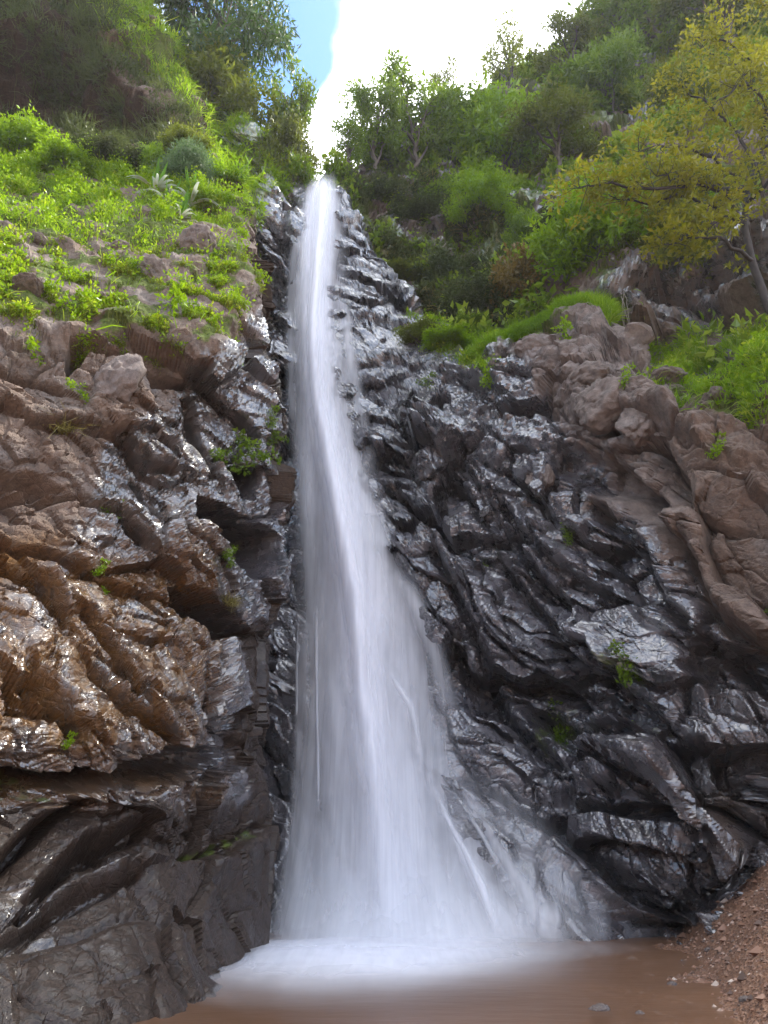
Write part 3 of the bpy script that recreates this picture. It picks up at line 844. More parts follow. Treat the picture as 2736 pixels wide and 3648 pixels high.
def merge(parts):
    VV, QQ, RR, o = [], [], [], 0
    for p in parts:
        VV.append(p[0]); QQ.append(p[1] + o); o += len(p[0])
        RR.append(p[2] if len(p) > 2 else np.zeros(len(p[1])))
    return np.concatenate(VV), np.concatenate(QQ), np.concatenate(RR)


def curve(a, b, sag, n=7, wob=.12):
    a, b = np.array(a, float), np.array(b, float)
    t = np.linspace(0, 1, n)[:, None]
    L = np.linalg.norm(b - a)
    p = a + (b - a) * t + np.array([0, 0, 1]) * (np.sin(np.pi * t) * sag * L)
    return p + np.sin(np.pi * t) * RS.normal(size=(n, 3)) * wob * L * .3


def cluster(c, r, n, L, W=.42, flat=.7, droop=0.0, tone=0.0):
    """a spray of leaves round a twig end; leaves sit in the volume, sparser towards the edge"""
    p = RS.normal(size=(n, 3)); p = unit(p) * (RS.rand(n, 1) ** .45)
    p[:, 2] *= flat
    D = p * .9 + RS.normal(size=(n, 3)) * .55 + np.array([0, 0, -droop + .1])
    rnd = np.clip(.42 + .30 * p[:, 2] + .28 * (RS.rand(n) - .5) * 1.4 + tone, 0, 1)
    return leaves(np.array(c) + p * r, L * (.6 + .8 * RS.rand(n)), D, W, rnd=rnd)


def tree_meshes(name, leaf, seed, trunk_h=.45, limbs=7, twigs=5, spread=.5, crown_lo=.35, leaf_len=.04, per=70, cr=.11, droop=0.0, lean=0.0, W=.42, top=1.0, stems=1, shape='round'):
    """a tree of unit height: tapered trunk with limbs and twigs, leaf sprays at the twig ends"""
    global RS
    RS = np.random.RandomState(seed)
    wood, fol = [], []
    for s_ in range(stems):
        off = np.array([0, 0, 0.]) if stems == 1 else np.array([*(RS.normal(size=2) * .06), 0])
        th = trunk_h * (1 if stems == 1 else .5 + .6 * RS.rand())
        tip = off * 4 + np.array([lean + RS.normal() * .04, RS.normal() * .04, max(th, .1) + .30 * (top - th)])
        tr = curve(off, tip, 0, 9, .1)
        r0 = .026 if stems == 1 else .013
        wood.append(tube(tr, np.linspace(r0, r0 * .35, 9), 7))
        for k in range(limbs):
            f = (k + .5) / limbs
            st = tr[min(8, int(3 + 5.5 * f))] if stems == 1 else tr[int(2 + 6 * f)]
            az = k * 2.4 + s_ * 1.3 + RS.rand()
            if shape == 'round': zz = crown_lo + (top - crown_lo) * (.15 + .78 * f); rr = spread * np.sqrt(max(.06, 1 - (2 * f - .9) ** 2 * .75))
            elif shape == 'cone': zz = crown_lo + (top - crown_lo) * f * .95; rr = spread * (1.05 - .85 * f)
            elif shape == 'dome': zz = crown_lo + (top - crown_lo) * (.1 + .8 * f); rr = spread * np.sqrt(max(.05, 1 - f ** 2.2))
            else: zz = crown_lo + (top - crown_lo) * (.25 + .7 * f); rr = spread * (.6 + .4 * RS.rand())
            end = np.array([off[0] + lean + rr * .72 * np.cos(az), off[1] + rr * .72 * np.sin(az), zz])
            lb = curve(st, end, .10 - droop * .2, 7)
            wood.append(tube(lb, np.linspace(r0 * .5, r0 * .16, 7), 5))
            for j in range(twigs):
                b0 = lb[RS.randint(3, 7)]
                e2 = b0 + unit(RS.normal(size=3) * np.array([1, 1, .8]) + np.array([np.cos(az), np.sin(az), .25 - droop]) * .8) * rr * (.28 + .3 * RS.rand())
                tw = curve(b0, e2, -.08 * droop, 4)
                wood.append(tube(tw, np.linspace(r0 * .16, r0 * .05, 4), 4))
                tone = RS.normal() * .10
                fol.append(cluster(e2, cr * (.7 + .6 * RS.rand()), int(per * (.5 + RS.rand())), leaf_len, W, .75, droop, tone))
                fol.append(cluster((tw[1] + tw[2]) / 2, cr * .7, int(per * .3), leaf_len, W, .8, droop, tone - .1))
    V, Q, _ = merge(wood); V2, Q2, r = merge(fol)
    c = np.array([np.median(V2[:, 0]), np.median(V2[:, 1]), 0])
    k = np.array([1, 1, 0]) * spread / np.percentile(np.abs(V2[:, :2] - c[:2]), 97.5) + np.array([0, 0, 1]) / np.percentile(V2[:, 2], 99)
    V, V2 = V * k, V2 * k
    tm = mesh_from(name + '_trunk', V, Q, BARK)
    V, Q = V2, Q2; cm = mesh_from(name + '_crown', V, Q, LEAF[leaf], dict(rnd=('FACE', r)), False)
    return tm, cm


PROTO = {}


def proto(key, **kw):
    if key not in PROTO: PROTO[key] = tree_meshes(key, **kw)
    return PROTO[key]


KINDS = dict(
    round_a=dict(leaf='mid', seed=1, limbs=11, twigs=6, spread=.42, crown_lo=.36, leaf_len=.042, per=80),
    round_b=dict(leaf='mid', seed=2, limbs=10, twigs=6, spread=.46, crown_lo=.42, leaf_len=.045, per=75),
    round_o=dict(leaf='olive', seed=3, limbs=11, twigs=6, spread=.45, crown_lo=.36, leaf_len=.045, per=80),
    airy=dict(leaf='olive', seed=4, limbs=9, twigs=4, spread=.34, crown_lo=.30, leaf_len=.038, per=34, cr=.085, shape='tall'),
    airy_g=dict(leaf='mid', seed=5, limbs=9, twigs=5, spread=.42, crown_lo=.30, leaf_len=.055, per=36, cr=.10, shape='tall'),
    bush=dict(leaf='fresh', seed=6, limbs=6, twigs=5, spread=.62, crown_lo=.18, leaf_len=.075, per=60, cr=.17, stems=4, trunk_h=.3, shape='dome'),
    bush_m=dict(leaf='mid', seed=7, limbs=6, twigs=5, spread=.62, crown_lo=.14, leaf_len=.070, per=66, cr=.17, stems=4, trunk_h=.3, shape='dome'),
    bush_s=dict(leaf='scrub', seed=8, limbs=6, twigs=5, spread=.66, crown_lo=.10, leaf_len=.070, per=60, cr=.17, stems=4, trunk_h=.25, shape='dome'),
    bush_o=dict(leaf='olive', seed=9, limbs=6, twigs=5, spread=.62, crown_lo=.14, leaf_len=.065, per=66, cr=.17, stems=4, trunk_h=.3, shape='dome'),
    vine=dict(leaf='olive', seed=10, limbs=12, twigs=6, spread=.42, crown_lo=.06, leaf_len=.05, per=80, cr=.12, stems=2, trunk_h=.5, shape='cone', droop=.5),
    vine_g=dict(leaf='fresh', seed=12, limbs=10, twigs=6, spread=.5, crown_lo=.05, leaf_len=.05, per=80, cr=.13, stems=2, trunk_h=.5, shape='dome', droop=.5),
    feather=dict(leaf='dark', seed=13, limbs=13, twigs=8, spread=.52, crown_lo=.30, leaf_len=.05, per=85, cr=.10, droop=.6, W=.26, trunk_h=.55),
    rusty=dict(leaf='orange', seed=14, limbs=5, twigs=5, spread=.6, crown_lo=.15, leaf_len=.10, per=26, cr=.18, stems=4, trunk_h=.3, shape='dome'),
    fern=dict(leaf='grey', seed=15, limbs=6, twigs=6, spread=.6, crown_lo=.10, leaf_len=.09, per=60, cr=.18, stems=4, trunk_h=.3, shape='dome', W=.2))


def project(p):
    q = np.array(p, float) - np.array([0, 0, CAMZ])
    dep = q[1] * CT + q[2] * ST; up = -q[1] * ST + q[2] * CT
    return 384 + F * q[0] / dep, 512 - F * up / dep, dep


def plant(kind, sheet, px, py, top, w, name, label, cat, group=None, rot=None, sink=.04, tilt=0.0):
    """stand a tree of that kind on a rock face so that it is as tall and wide as the one in the photo"""
    base, nrm = sheet.near(px, py)
    lo, hi = .05, 60.
    rad = .5 * w * project(base)[2] / F
    for _ in range(40):
        h = (lo + hi) / 2
        if project(base + np.array([0, -.65 * rad, .86 * h]))[1] > top: lo = h
        else: hi = h
    dep = project(base + np.array([0, 0, h * .6]))[2]
    wm = w * dep / F
    k = KINDS[kind]
    sx = wm / (2 * k['spread'] * 1.0)
    root = bpy.data.objects.new(name, None); COL.objects.link(root)
    root.location = base - np.array([0, 0, h * sink]); root.scale = (sx, sx, h)
    root.rotation_euler = (0, tilt, RS.rand() * 6.28 if rot is None else rot)
    root['label'] = label; root['category'] = cat
    if group: root['group'] = group
    tm, cm = proto(kind, **k)
    link('trunk' if k.get('stems', 1) == 1 else 'stem', tm, root); link('crown', cm, root)
    return root


def scatter(sheet, mask, n, rows=None):
    """n random points on a rock face where the mask allows, spread evenly over real area"""
    P, N = sheet.P, sheet.N
    a = np.linalg.norm(np.cross(np.gradient(P, axis=1), np.gradient(P, axis=0)), axis=2)
    w = (np.minimum(a, np.percentile(a, 97)) * mask).ravel(); w = w / w.sum()
    k = RS.choice(len(w), n, p=w)
    j = RS.rand(n, 2) - .5
    du = np.gradient(P, axis=1).reshape(-1, 3)[k]; dv = np.gradient(P, axis=0).reshape(-1, 3)[k]
    return P.reshape(-1, 3)[k] + du * j[:, :1] + dv * j[:, 1:], N.reshape(-1, 3)[k], k


def boulder_mesh(name, seed, blocky=1.0, attrs=(0, 0, 0), sub=4):
    import bmesh
    bm = bmesh.new(); bmesh.ops.create_icosphere(bm, subdivisions=sub + 1, radius=1)
    V = np.array([v.co[:] for v in bm.verts]); Fc = np.array([[v.index for v in f.verts] for f in bm.faces]); bm.free()
    rs = np.random.RandomState(seed)
    n = unit(rs.normal(size=(11, 3))); hh = .62 + .22 * rs.rand(11)
    D = unit(V)
    r = np.full(len(V), 1.15)
    for a, b in zip(n, hh):                            # planes cut the lump into facets
        c = D @ a
        r = np.where(c > .05, np.minimum(r, b / np.maximum(c, .05)), r)
    r = blocky * np.minimum(r, 1.15) + (1 - blocky) * .95
    v, e = facets(D * 2.2 + seed, 1.0)
    V = D * (r + .08 * v + .10 * fbm(D * 2 + seed, 4) - .05 * (1 - smooth(e, 0, .1)))[:, None]
    k = len(V)
    return mesh_from(name, V, Fc, ROCK, dict(wet=('POINT', np.full(k, attrs[0])), ochre=('POINT', np.full(k, attrs[1])), moss=('POINT', np.full(k, attrs[2])), warm=('POINT', np.full(k, .3))))


BOULDERS = {}


def boulder(kind, pos, size, label, rot=(0, 0, 0), group=None, name='boulder', cat='boulder'):
    if kind not in BOULDERS:
        sd, bl, at_ = dict(dry=(3, .9, (.05, 0, .0)), dry2=(5, .8, (.1, 0, 0)), round=(8, .35, (.1, 0, 0)), wet=(9, .85, (1, 0, 0)), dark=(12, .6, (.62, 0, .1)), pebble=(14, .4, (.3, 0, 0)))[kind]
        BOULDERS[kind] = boulder_mesh('boulder_' + kind, sd, bl, at_)
    o = link(name, BOULDERS[kind], loc=pos, label=label, cat=cat, group=group)
    o.scale = size; o.rotation_euler = rot
    return o

# ------------------------------------------------------------------ trees and bushes
RIGHT = 'trees and bushes on the right hillside'
LEFT = 'trees on the ridge left of the lip'
for a in [
    ('airy_g', HS, 343, 182, 120, 40, 'slender_tree', 'slender airy green tree nearest the lip of the waterfall on the right bank', 'tree', RIGHT),
    ('round_a', HS, 374, 186, 86, 62, 'leafy_tree', 'leafy green tree between the airy tree at the lip and the round-topped tree', 'tree', RIGHT),
    ('round_b', HS, 414, 190, 70, 92, 'leafy_tree', 'round-topped green tree with a tall bare trunk right of the waterfall lip', 'tree', RIGHT),
    ('airy', HS, 446, 128, 58, 36, 'slender_tree', 'thin see-through tree on the skyline behind the round-topped tree', 'tree', RIGHT),
    ('bush_m', HS, 474, 150, 104, 52, 'bush', 'low green bush on the skyline right of the thin see-through tree', 'bush', RIGHT),
    ('bush', HS, 503, 182, 96, 84, 'bush', 'broad pale green bush in the middle of the right hillside', 'bush', RIGHT),
    ('round_o', HS, 560, 190, 94, 88, 'leafy_tree', 'dense tree with a dark shaded middle right of the broad pale green bush', 'tree', RIGHT),
    ('airy', HS, 516, 112, 26, 54, 'slender_tree', 'tall airy tree standing out on the skyline against the white cloud', 'tree', RIGHT),
    ('round_o', HS, 580, 95, 14, 62, 'leafy_tree', 'olive tree rising past the tall airy tree at the top of the hillside', 'tree', RIGHT),
    ('bush_m', HS, 618, 112, 42, 84, 'bush', 'rounded dark green bush below the top edge of the right hillside', 'bush', RIGHT),
    ('round_o', HS, 634, 46, -30, 84, 'leafy_tree', 'olive tree cut by the top edge above the rounded dark green bush', 'tree', RIGHT),
    ('round_a', HS, 662, 60, -40, 110, 'leafy_tree', 'wide green tree at the top edge, left of the yellow-leaved tree', 'tree', RIGHT),
    ('round_o', HS, 730, 66, -50, 120, 'leafy_tree', 'wide olive tree in the top right corner above the yellow-leaved tree', 'tree', RIGHT),
    ('bush_o', HS, 690, 118, 62, 80, 'bush', 'olive bush half behind the upper edge of the yellow-leaved tree', 'bush', RIGHT),
    ('bush_m', HS, 560, 110, 88, 60, 'bush', 'small green bush just below the tall airy tree and the olive tree beside it', 'bush', RIGHT),
    ('vine_g', HS, 488, 240, 162, 62, 'creeper_mound', 'bright green creeper hanging over a stump, above the rusty-leaved shrub', 'creeper', RIGHT),
    ('bush_m', HS, 452, 205, 176, 60, 'bush', 'green bush at the foot of the bare-trunked round-topped tree', 'bush', RIGHT),
    ('bush_s', HS, 385, 212, 182, 60, 'bush', 'dark scrubby bush beside the top of the fall on the right bank', 'bush', RIGHT),
    ('bush_s', HS, 425, 228, 198, 70, 'bush', 'dark scrubby bush under the bare trunk of the round-topped tree', 'bush', RIGHT),
    ('bush_m', HS, 528, 252, 214, 34, 'bush', 'small bright bush between the hanging creeper and the big leafy shrub', 'bush', RIGHT),
    ('bush', HS, 595, 288, 186, 100, 'leafy_shrub', 'big bright leafy shrub on the rock wall under the yellow-leaved tree', 'shrub', RIGHT),
    ('rusty', HS, 520, 314, 250, 60, 'rusty_shrub', 'rusty orange-leaved shrub above the bright grass ridge', 'shrub', RIGHT),
    ('bush_o', HS, 676, 276, 200, 92, 'bush', 'olive bush under the lowest boughs of the yellow-leaved tree', 'bush', RIGHT),
    ('bush_s', HS, 455, 290, 250, 80, 'bush', 'dark scrub bush below the hanging creeper, left of the rusty shrub', 'bush', RIGHT),
    ('bush_s', HS, 478, 322, 280, 70, 'bush', 'dark scrub bush directly left of the grass ridge, under the rusty shrub', 'bush', RIGHT),
    ('bush_o', HS, 408, 290, 264, 52, 'bush', 'yellow-green cushion of growth on the rocks just right of the upper fall', 'bush', RIGHT),
    ('bush', AS, 448, 352, 328, 48, 'bush', 'yellow-green bush at the low left end of the grass ridge', 'bush', RIGHT),
    ('bush_o', AS, 424, 345, 322, 44, 'bush', 'small olive bush on the wet slabs left of the yellow-green bush', 'bush', RIGHT),
    ('bush_m', HS, 478, 345, 318, 40, 'bush', 'leafy green bush peeping over the lower end of the grass ridge', 'bush', RIGHT),
    ('bush_s', HS, 612, 330, 300, 40, 'bush', 'dark bush in the shade behind the upper end of the grass ridge', 'bush', RIGHT),
    ('bush_s', HS, 560, 255, 215, 50, 'bush', 'shaded bush in the gap left of the big bright leafy shrub', 'bush', RIGHT),
    ('feather', AS, 196, 110, -60, 128, 'feathery_tree', 'big dark feathery tree against the blue sky at the top left', 'tree', LEFT),
    ('vine', AS, 205, 140, 42, 92, 'creeper_mound', 'dark olive cone of creepers below the big feathery tree', 'creeper', LEFT),
    ('airy_g', AS, 286, 168, 64, 56, 'slender_tree', 'light green open tree with a thin dark trunk left of the waterfall lip', 'tree', LEFT),
    ('bush_o', AS, 284, 176, 108, 60, 'bush', 'bushy growth at the foot of the light green open tree', 'bush', LEFT),
    ('bush_o', AS, 252, 188, 140, 52, 'bush', 'yellow-green bush on the left ridge between the creeper cone and the wet rock', 'bush', LEFT),
    ('bush', AS, 300, 185, 158, 26, 'bush', 'small bright bush hanging beside the waterfall lip on the left bank', 'bush', LEFT),
    ('bush_o', LS, 183, 168, 128, 50, 'bush', 'rounded olive bush under the dark upper cliff on the left', 'bush', LEFT),
    ('fern', LS, 185, 196, 142, 50, 'fern_bush', 'grey-green feathery shrub above the striped strap-leaved plants', 'shrub', LEFT),
    ('bush', LS, 146, 182, 142, 28, 'bush', 'sprig of bright round leaves standing up above the grass slope', 'bush', LEFT),
    ('bush_s', LS, 110, 176, 132, 60, 'bush', 'brownish scrub bush in the shade of the left upper cliff', 'bush', LEFT),
    ('bush', LS, 22, 170, 120, 60, 'bush', 'bright green bush at the left edge on top of the grass slope', 'bush', LEFT),
    ('bush', LS, 66, 182, 146, 50, 'bush', 'bright green bush along the upper rim of the grass slope, right of the edge one', 'bush', LEFT),
]:
    plant(*a)


def tagged_tree(name, label, cat, group, wood, fol, leaf):
    base = np.array(wood[0][0])[:7].mean(0)
    root = bpy.data.objects.new(name, None); COL.objects.link(root); root.location = base
    root['label'] = label; root['category'] = cat; root['group'] = group
    V, Q, _ = merge(wood); link('trunk', mesh_from(name + '_trunk', V - base, Q, DARKBARK), root)
    V, Q, r = merge(fol); link('crown', mesh_from(name + '_crown', V - base, Q, LEAF[leaf], dict(rnd=('FACE', r)), False), root)


# the yellow-leaved tree leaning out from the right bank
RS = np.random.RandomState(33)
wood, fol = [], []
tr = np.array([at(*q) for q in [(792, 345, 15.2), (768, 306, 15.3), (752, 262, 15.3), (744, 225, 15.2), (748, 190, 15.1), (762, 150, 15.2), (778, 100, 15.4), (790, 40, 15.8)]])
wood.append(tube(tr, np.linspace(.15, .05, len(tr)), 8))
LIMBS = [((744, 225, 15.2), (712, 205, 14.9), (680, 196, 14.8), (640, 205, 14.6), (608, 196, 14.6)), ((748, 190, 15.1), (716, 160, 14.8), (680, 145, 14.5), (640, 150, 14.3)),
         ((755, 170, 15.1), (735, 130, 14.9), (700, 95, 14.9), (672, 84, 15)), ((770, 125, 15.3), (750, 90, 15.2), (735, 60, 15.4), (700, 52, 15.6)),
         ((752, 262, 15.3), (725, 240, 14.6), (690, 238, 14.3), (665, 246, 14.2)), ((748, 200, 15.1), (770, 180, 14.4), (800, 160, 14), (840, 150, 13.8)),
         ((778, 100, 15.4), (800, 70, 15), (840, 60, 14.8)), ((778, 100, 15.4), (764, 66, 15.3), (728, 44, 15.4), (690, 36, 15.6)), ((790, 40, 15.8), (776, 10, 15.7), (740, -10, 15.8)), ((748, 190, 15.1), (700, 186, 14.2), (650, 190, 13.9), (600, 182, 13.9), (580, 190, 13.9)), ((762, 150, 15.2), (800, 130, 14.2), (850, 110, 13.6), (880, 120, 13.4)), ((744, 225, 15.2), (722, 190, 14.4), (690, 178, 13.9), (656, 176, 13.6)), ((765, 140, 15.2), (770, 105, 14.4), (745, 84, 14.0), (720, 100, 13.8))]
for lb in LIMBS:
    q = np.array([at(*x) for x in lb])
    t = np.linspace(0, len(q) - 1, 14)
    q = np.stack([np.interp(t, range(len(q)), q[:, i]) for i in range(3)], 1) + RS.normal(size=(14, 3)) * .05
    wood.append(tube(q, np.linspace(.075, .018, 14), 6))
    for k in range(3, 14):
        for j in range(3):
            e = q[k] + unit(RS.normal(size=3) * np.array([1, 1, .6]) + np.array([-.2, -.1, .2])) * (.35 + .8 * RS.rand())
            wood.append(tube(curve(q[k], e, .05, 4), np.linspace(.014, .005, 4), 4))
            tone = RS.normal() * .12
            fol.append(cluster(e, .24 + .2 * RS.rand(), 28, .19, .5, .6, .15, tone))
tagged_tree('yellow_tree', 'tree with yellow leaves and a dark leaning trunk at the right edge', 'tree', RIGHT, wood, fol, 'yellow')

# ------------------------------------------------------------------ ground cover
UP = np.array([0, 0, 1.])


def cover(name, label, sheet, mask, nb, nl, bh=.35, ll=.13, bmat='grass', lmat='fresh', bw=.012, puff=.25, clump=1.2, sprays=0, sr=.3, even=False):
    q = fbm(sheet.P.reshape(-1, 3) * clump, 3).reshape(sheet.shape)
    mk = mask * smooth(q, -.35, .3) if not even else mask
    if nb:
        C, N, k = scatter(sheet, mk, nb)
        g = 1 + .9 * np.clip(q.ravel()[k], -.5, .8)
        V, Q, r = blades(C - UP * .03, bh * g * (.5 + RS.rand(nb)), N, .9, bw * (.7 + .6 * RS.rand(nb)), .7)
        r = np.clip(r * .8 + .45 * q.ravel()[k].repeat(2) + .08, 0, 1)
        link(name, mesh_from(name, V, Q, LEAF[bmat], dict(rnd=('FACE', r)), False), kind='stuff', label=label[0], cat='grass')
    if nl:
        C, N, k = scatter(sheet, mask * smooth(q, -.2, .35), nl)
        h = RS.rand(nl, 1) ** 1.5 * puff * (1 + 1.2 * np.clip(q.ravel()[k], 0, 1))[:, None]
        C = C + (N * .5 + UP * .7) * h
        extra = []
        if sprays:
            sc, sn, _ = scatter(sheet, mask * smooth(q, -.1, .2), sprays)
            extra = [cluster(c + (UP * .8 + n_ * .5) * sr * (.3 + RS.rand()), sr * (.5 + .8 * RS.rand()), 34, ll * 1.25, .6, .9, 0, RS.normal() * .15) for c, n_ in zip(sc, sn)]
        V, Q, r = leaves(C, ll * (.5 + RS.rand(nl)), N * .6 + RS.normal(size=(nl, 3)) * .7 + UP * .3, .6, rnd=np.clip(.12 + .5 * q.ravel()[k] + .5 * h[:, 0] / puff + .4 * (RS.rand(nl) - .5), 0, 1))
        V, Q, r = merge([(V, Q, r)] + extra)
        link('ground_cover', mesh_from('ground_cover', V, Q, LEAF[lmat], dict(rnd=('FACE', r)), False), kind='stuff', label=label[1], cat='ground cover')


g = np.exp(-((LS.py - 182) / 38) ** 2)
cover('grass', ('bright grass on the sunlit slope of the left cliff', 'low yellow-green weeds spread over the left grass slope'), LS, (.25 + .75 * smooth(LS.px, -160, -60)) * L_SOFT * LS.main * (.01 + 1.2 * g) * (.15 + .85 * smooth(fbm(LS.P.reshape(-1, 3) * .55 + 2, 3).reshape(LS.shape), -.3, .1)), 40000, 26000, .30, .085, sprays=700, sr=.34)
low = (.25 + .75 * smooth(LS.px, -160, -60)) * L_SOFT * LS.main * smooth(LS.py, 240, 290)
cover('grass', ('thin dry grass over the stones along the lower rim of the left slope', 'small green weeds along the lower rim of the left slope'), LS, low * smooth(fbm(LS.P.reshape(-1, 3) * 1.1 + 9, 3).reshape(LS.shape), -.05, .25), 20000, 9000, .14, .075, 'olive', 'fresh', .008, .12, 1.6, sprays=110, sr=.22)
cover('grass', ('yellow-green grass cap along the skyline of the left cliff', 'leafy creepers on the top of the left cliff'), LS, L_CAP, 38000, 22000, .55, .14, bw=.016, sprays=360, sr=.4)
inframe = .25 + .75 * smooth(LS.px, -160, -60)
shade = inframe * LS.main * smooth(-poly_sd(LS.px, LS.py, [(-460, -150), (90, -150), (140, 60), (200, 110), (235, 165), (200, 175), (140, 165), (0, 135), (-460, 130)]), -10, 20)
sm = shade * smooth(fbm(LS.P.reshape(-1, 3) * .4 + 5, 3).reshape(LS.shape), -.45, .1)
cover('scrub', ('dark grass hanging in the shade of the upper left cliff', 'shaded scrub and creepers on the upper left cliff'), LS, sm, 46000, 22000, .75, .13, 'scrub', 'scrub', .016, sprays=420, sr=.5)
rid = smooth(-poly_sd(AS.px, AS.py, [(120, -60), (160, 10), (250, 115), (300, 165), (300, 180), (285, 195), (262, 200), (262, 255), (200, 250), (100, 250)]), -6, 8)
cover('grass', ('yellow-green grass on the ridge left of the waterfall lip', 'leafy weeds on the ridge left of the waterfall lip'), AS, rid, 22000, 20000, .5, .17, bw=.016, sprays=200, sr=.45)
nr = AS.shape[0]; rowi = np.arange(nr)[:, None] * np.ones(AS.shape)
strip = ((rowi > 23) & (rowi < 35)) * smooth(AS.px, 470, 490) * (1 - smooth(AS.px, 600, 612))
cover('grass', ('strip of bright green grass along the crest of the ledge', 'weeds in the grass strip on the ledge'), AS, strip, 26000, 1500, .46, .12, bw=.014, clump=.3, even=True)
mead = smooth(-poly_sd(AS.px, AS.py, [(650, 366), (700, 362), (960, 366), (960, 470), (768, 442), (715, 425), (690, 404), (655, 390)]), -6, 10)
cover('grass', ('lush green grass on the shelf at the right edge', 'leafy weeds on the grassy shelf at the right edge'), AS, mead, 26000, 14000, .34, .11, sprays=160, sr=.3)
wild = smooth(-poly_sd(AS.px, AS.py, [(410, 316), (470, 345), (510, 370), (500, 385), (430, 350), (400, 330)]), -6, 8)
cover('grass', ('pale grass on the wet slabs below the grass ridge', 'weeds on the wet slabs below the grass ridge'), AS, wild, 6000, 6000, .3, .12)
hg = smooth(-poly_sd(HS.px, HS.py, [(640, 345), (690, 330), (768, 306), (960, 280), (960, 400), (640, 380)]), -6, 10)
cover('grass', ('green grass bank behind the right shelf under the red rock wall', 'weeds on the grass bank under the red rock wall'), HS, hg, 16000, 8000, .45, .15)
bare = smooth(-poly_sd(HS.px, HS.py, [(545, 190), (590, 180), (640, 240), (700, 170), (960, 120), (960, 330), (700, 320), (640, 345), (600, 330), (555, 290)]), -8, 12)
hm = (1 - .93 * bare) * HS.main * smooth(fbm(HS.P.reshape(-1, 3) * .16 + 3, 3).reshape(HS.shape), -.25, .1)
cover('undergrowth', ('tall grass between the bushes of the right hillside', 'dense green undergrowth covering the right hillside'), HS, hm * (.35 + .65 * smooth(HS.py, 330, 180)), 14000, 110000, .6, .34, 'grass', 'mid', .02, .8, .35)
cover('undergrowth', ('dry grass among the dark scrub beside the upper fall', 'dark scrub beside the upper fall'), HS, hm * smooth(-poly_sd(HS.px, HS.py, [(340, 185), (430, 180), (500, 230), (540, 300), (480, 350), (400, 320), (360, 240)]), -10, 15), 6000, 60000, .5, .20, 'dryg', 'scrub', .02, .6, .5)

# ------------------------------------------------------------------ strap-leaved plants and small rock plants


def strap_plant(seed, size):
    global RS
    RS = np.random.RandomState(seed)
    parts = dict(upright_leaf=[], striped_leaf=[])
    for k in range(22):
        az = RS.rand() * 6.28; up = k < 6
        d = np.array([np.cos(az), np.sin(az), 0.])
        L = size * (.9 + .35 * RS.rand()) if up else size * (.6 + .3 * RS.rand())
        t = np.linspace(0, 1, 8)[:, None]
        lean, sag = (.22, .05) if up else (.85, .95)
        p = d * L * lean * t + UP * L * (t * (1 if up else .8) - sag * t ** 2.4)
        w = size * (.05 if up else .034) * np.sin(np.pi * (.1 + .9 * t) ** .8) + .003
        s = np.cross(d, UP); f = np.cross(p[-1] - p[0], s); f = f / np.linalg.norm(f)
        V = np.stack([p - s * w + f * w * .35, p, p + s * w + f * w * .35], 1)
        parts['upright_leaf' if up else 'striped_leaf'].append((V.reshape(-1, 3), grid_quads(8, 3), np.full(14, RS.rand())))
    return {k: merge(v) for k, v in parts.items()}


SP = strap_plant(5, 1.0)
SPM = {k: mesh_from(k, v[0], v[1], LEAF['strap' if k == 'upright_leaf' else 'pale'], dict(rnd=('FACE', v[2]))) for k, v in SP.items()}
for px, py, s, rz, lab in [(156, 204, 1.5, 0, 'tallest strap-leaved plant, leftmost of the striped clump on the grass slope'), (170, 214, 1.3, 1.1, 'short strap-leaved plant second from the left in the striped clump'),
                           (187, 212, 1.6, 2.3, 'strap-leaved plant with one tall upright leaf in the middle of the striped clump'), (181, 224, 1.1, 4, 'smallest strap-leaved plant, lowest in the striped clump'),
                           (203, 226, 1.15, 5.2, 'strap-leaved plant at the right end of the striped clump near the cliff edge')]:
    b, n = LS.near(px, py)
    root = bpy.data.objects.new('strap_leaved_plant', None); COL.objects.link(root)
    root.location = b + n * .12; root.rotation_euler = (0, 0, rz); root.scale = (s, s, s)
    root['label'] = lab; root['category'] = 'plant'; root['group'] = 'striped strap-leaved plants on the left slope'
    for k, me in SPM.items(): link(k, me, root)


def tuft_mesh(name, seed, leaf, n, L, W, blade=False):
    global RS
    RS = np.random.RandomState(seed)
    if blade:
        V, Q, r = blades(RS.normal(size=(n, 3)) * np.array([.25, .25, .05]), L * (.5 + RS.rand(n)), np.tile(UP, (n, 1)), 1.2, .02, .9)
    else:
        cs = RS.normal(size=(7, 3)) * np.array([.42, .25, .30])
        parts = [cluster(c, .28, n // 7, L, W, .7, .1, RS.normal() * .1) for c in cs] + [(*tube(curve(np.zeros(3), c, .1, 5), .012, 4), np.full(16, .1)) for c in cs]
        V, Q, r = merge(parts)
    return mesh_from(name, V, Q, LEAF[leaf], dict(rnd=('FACE', r)), False)


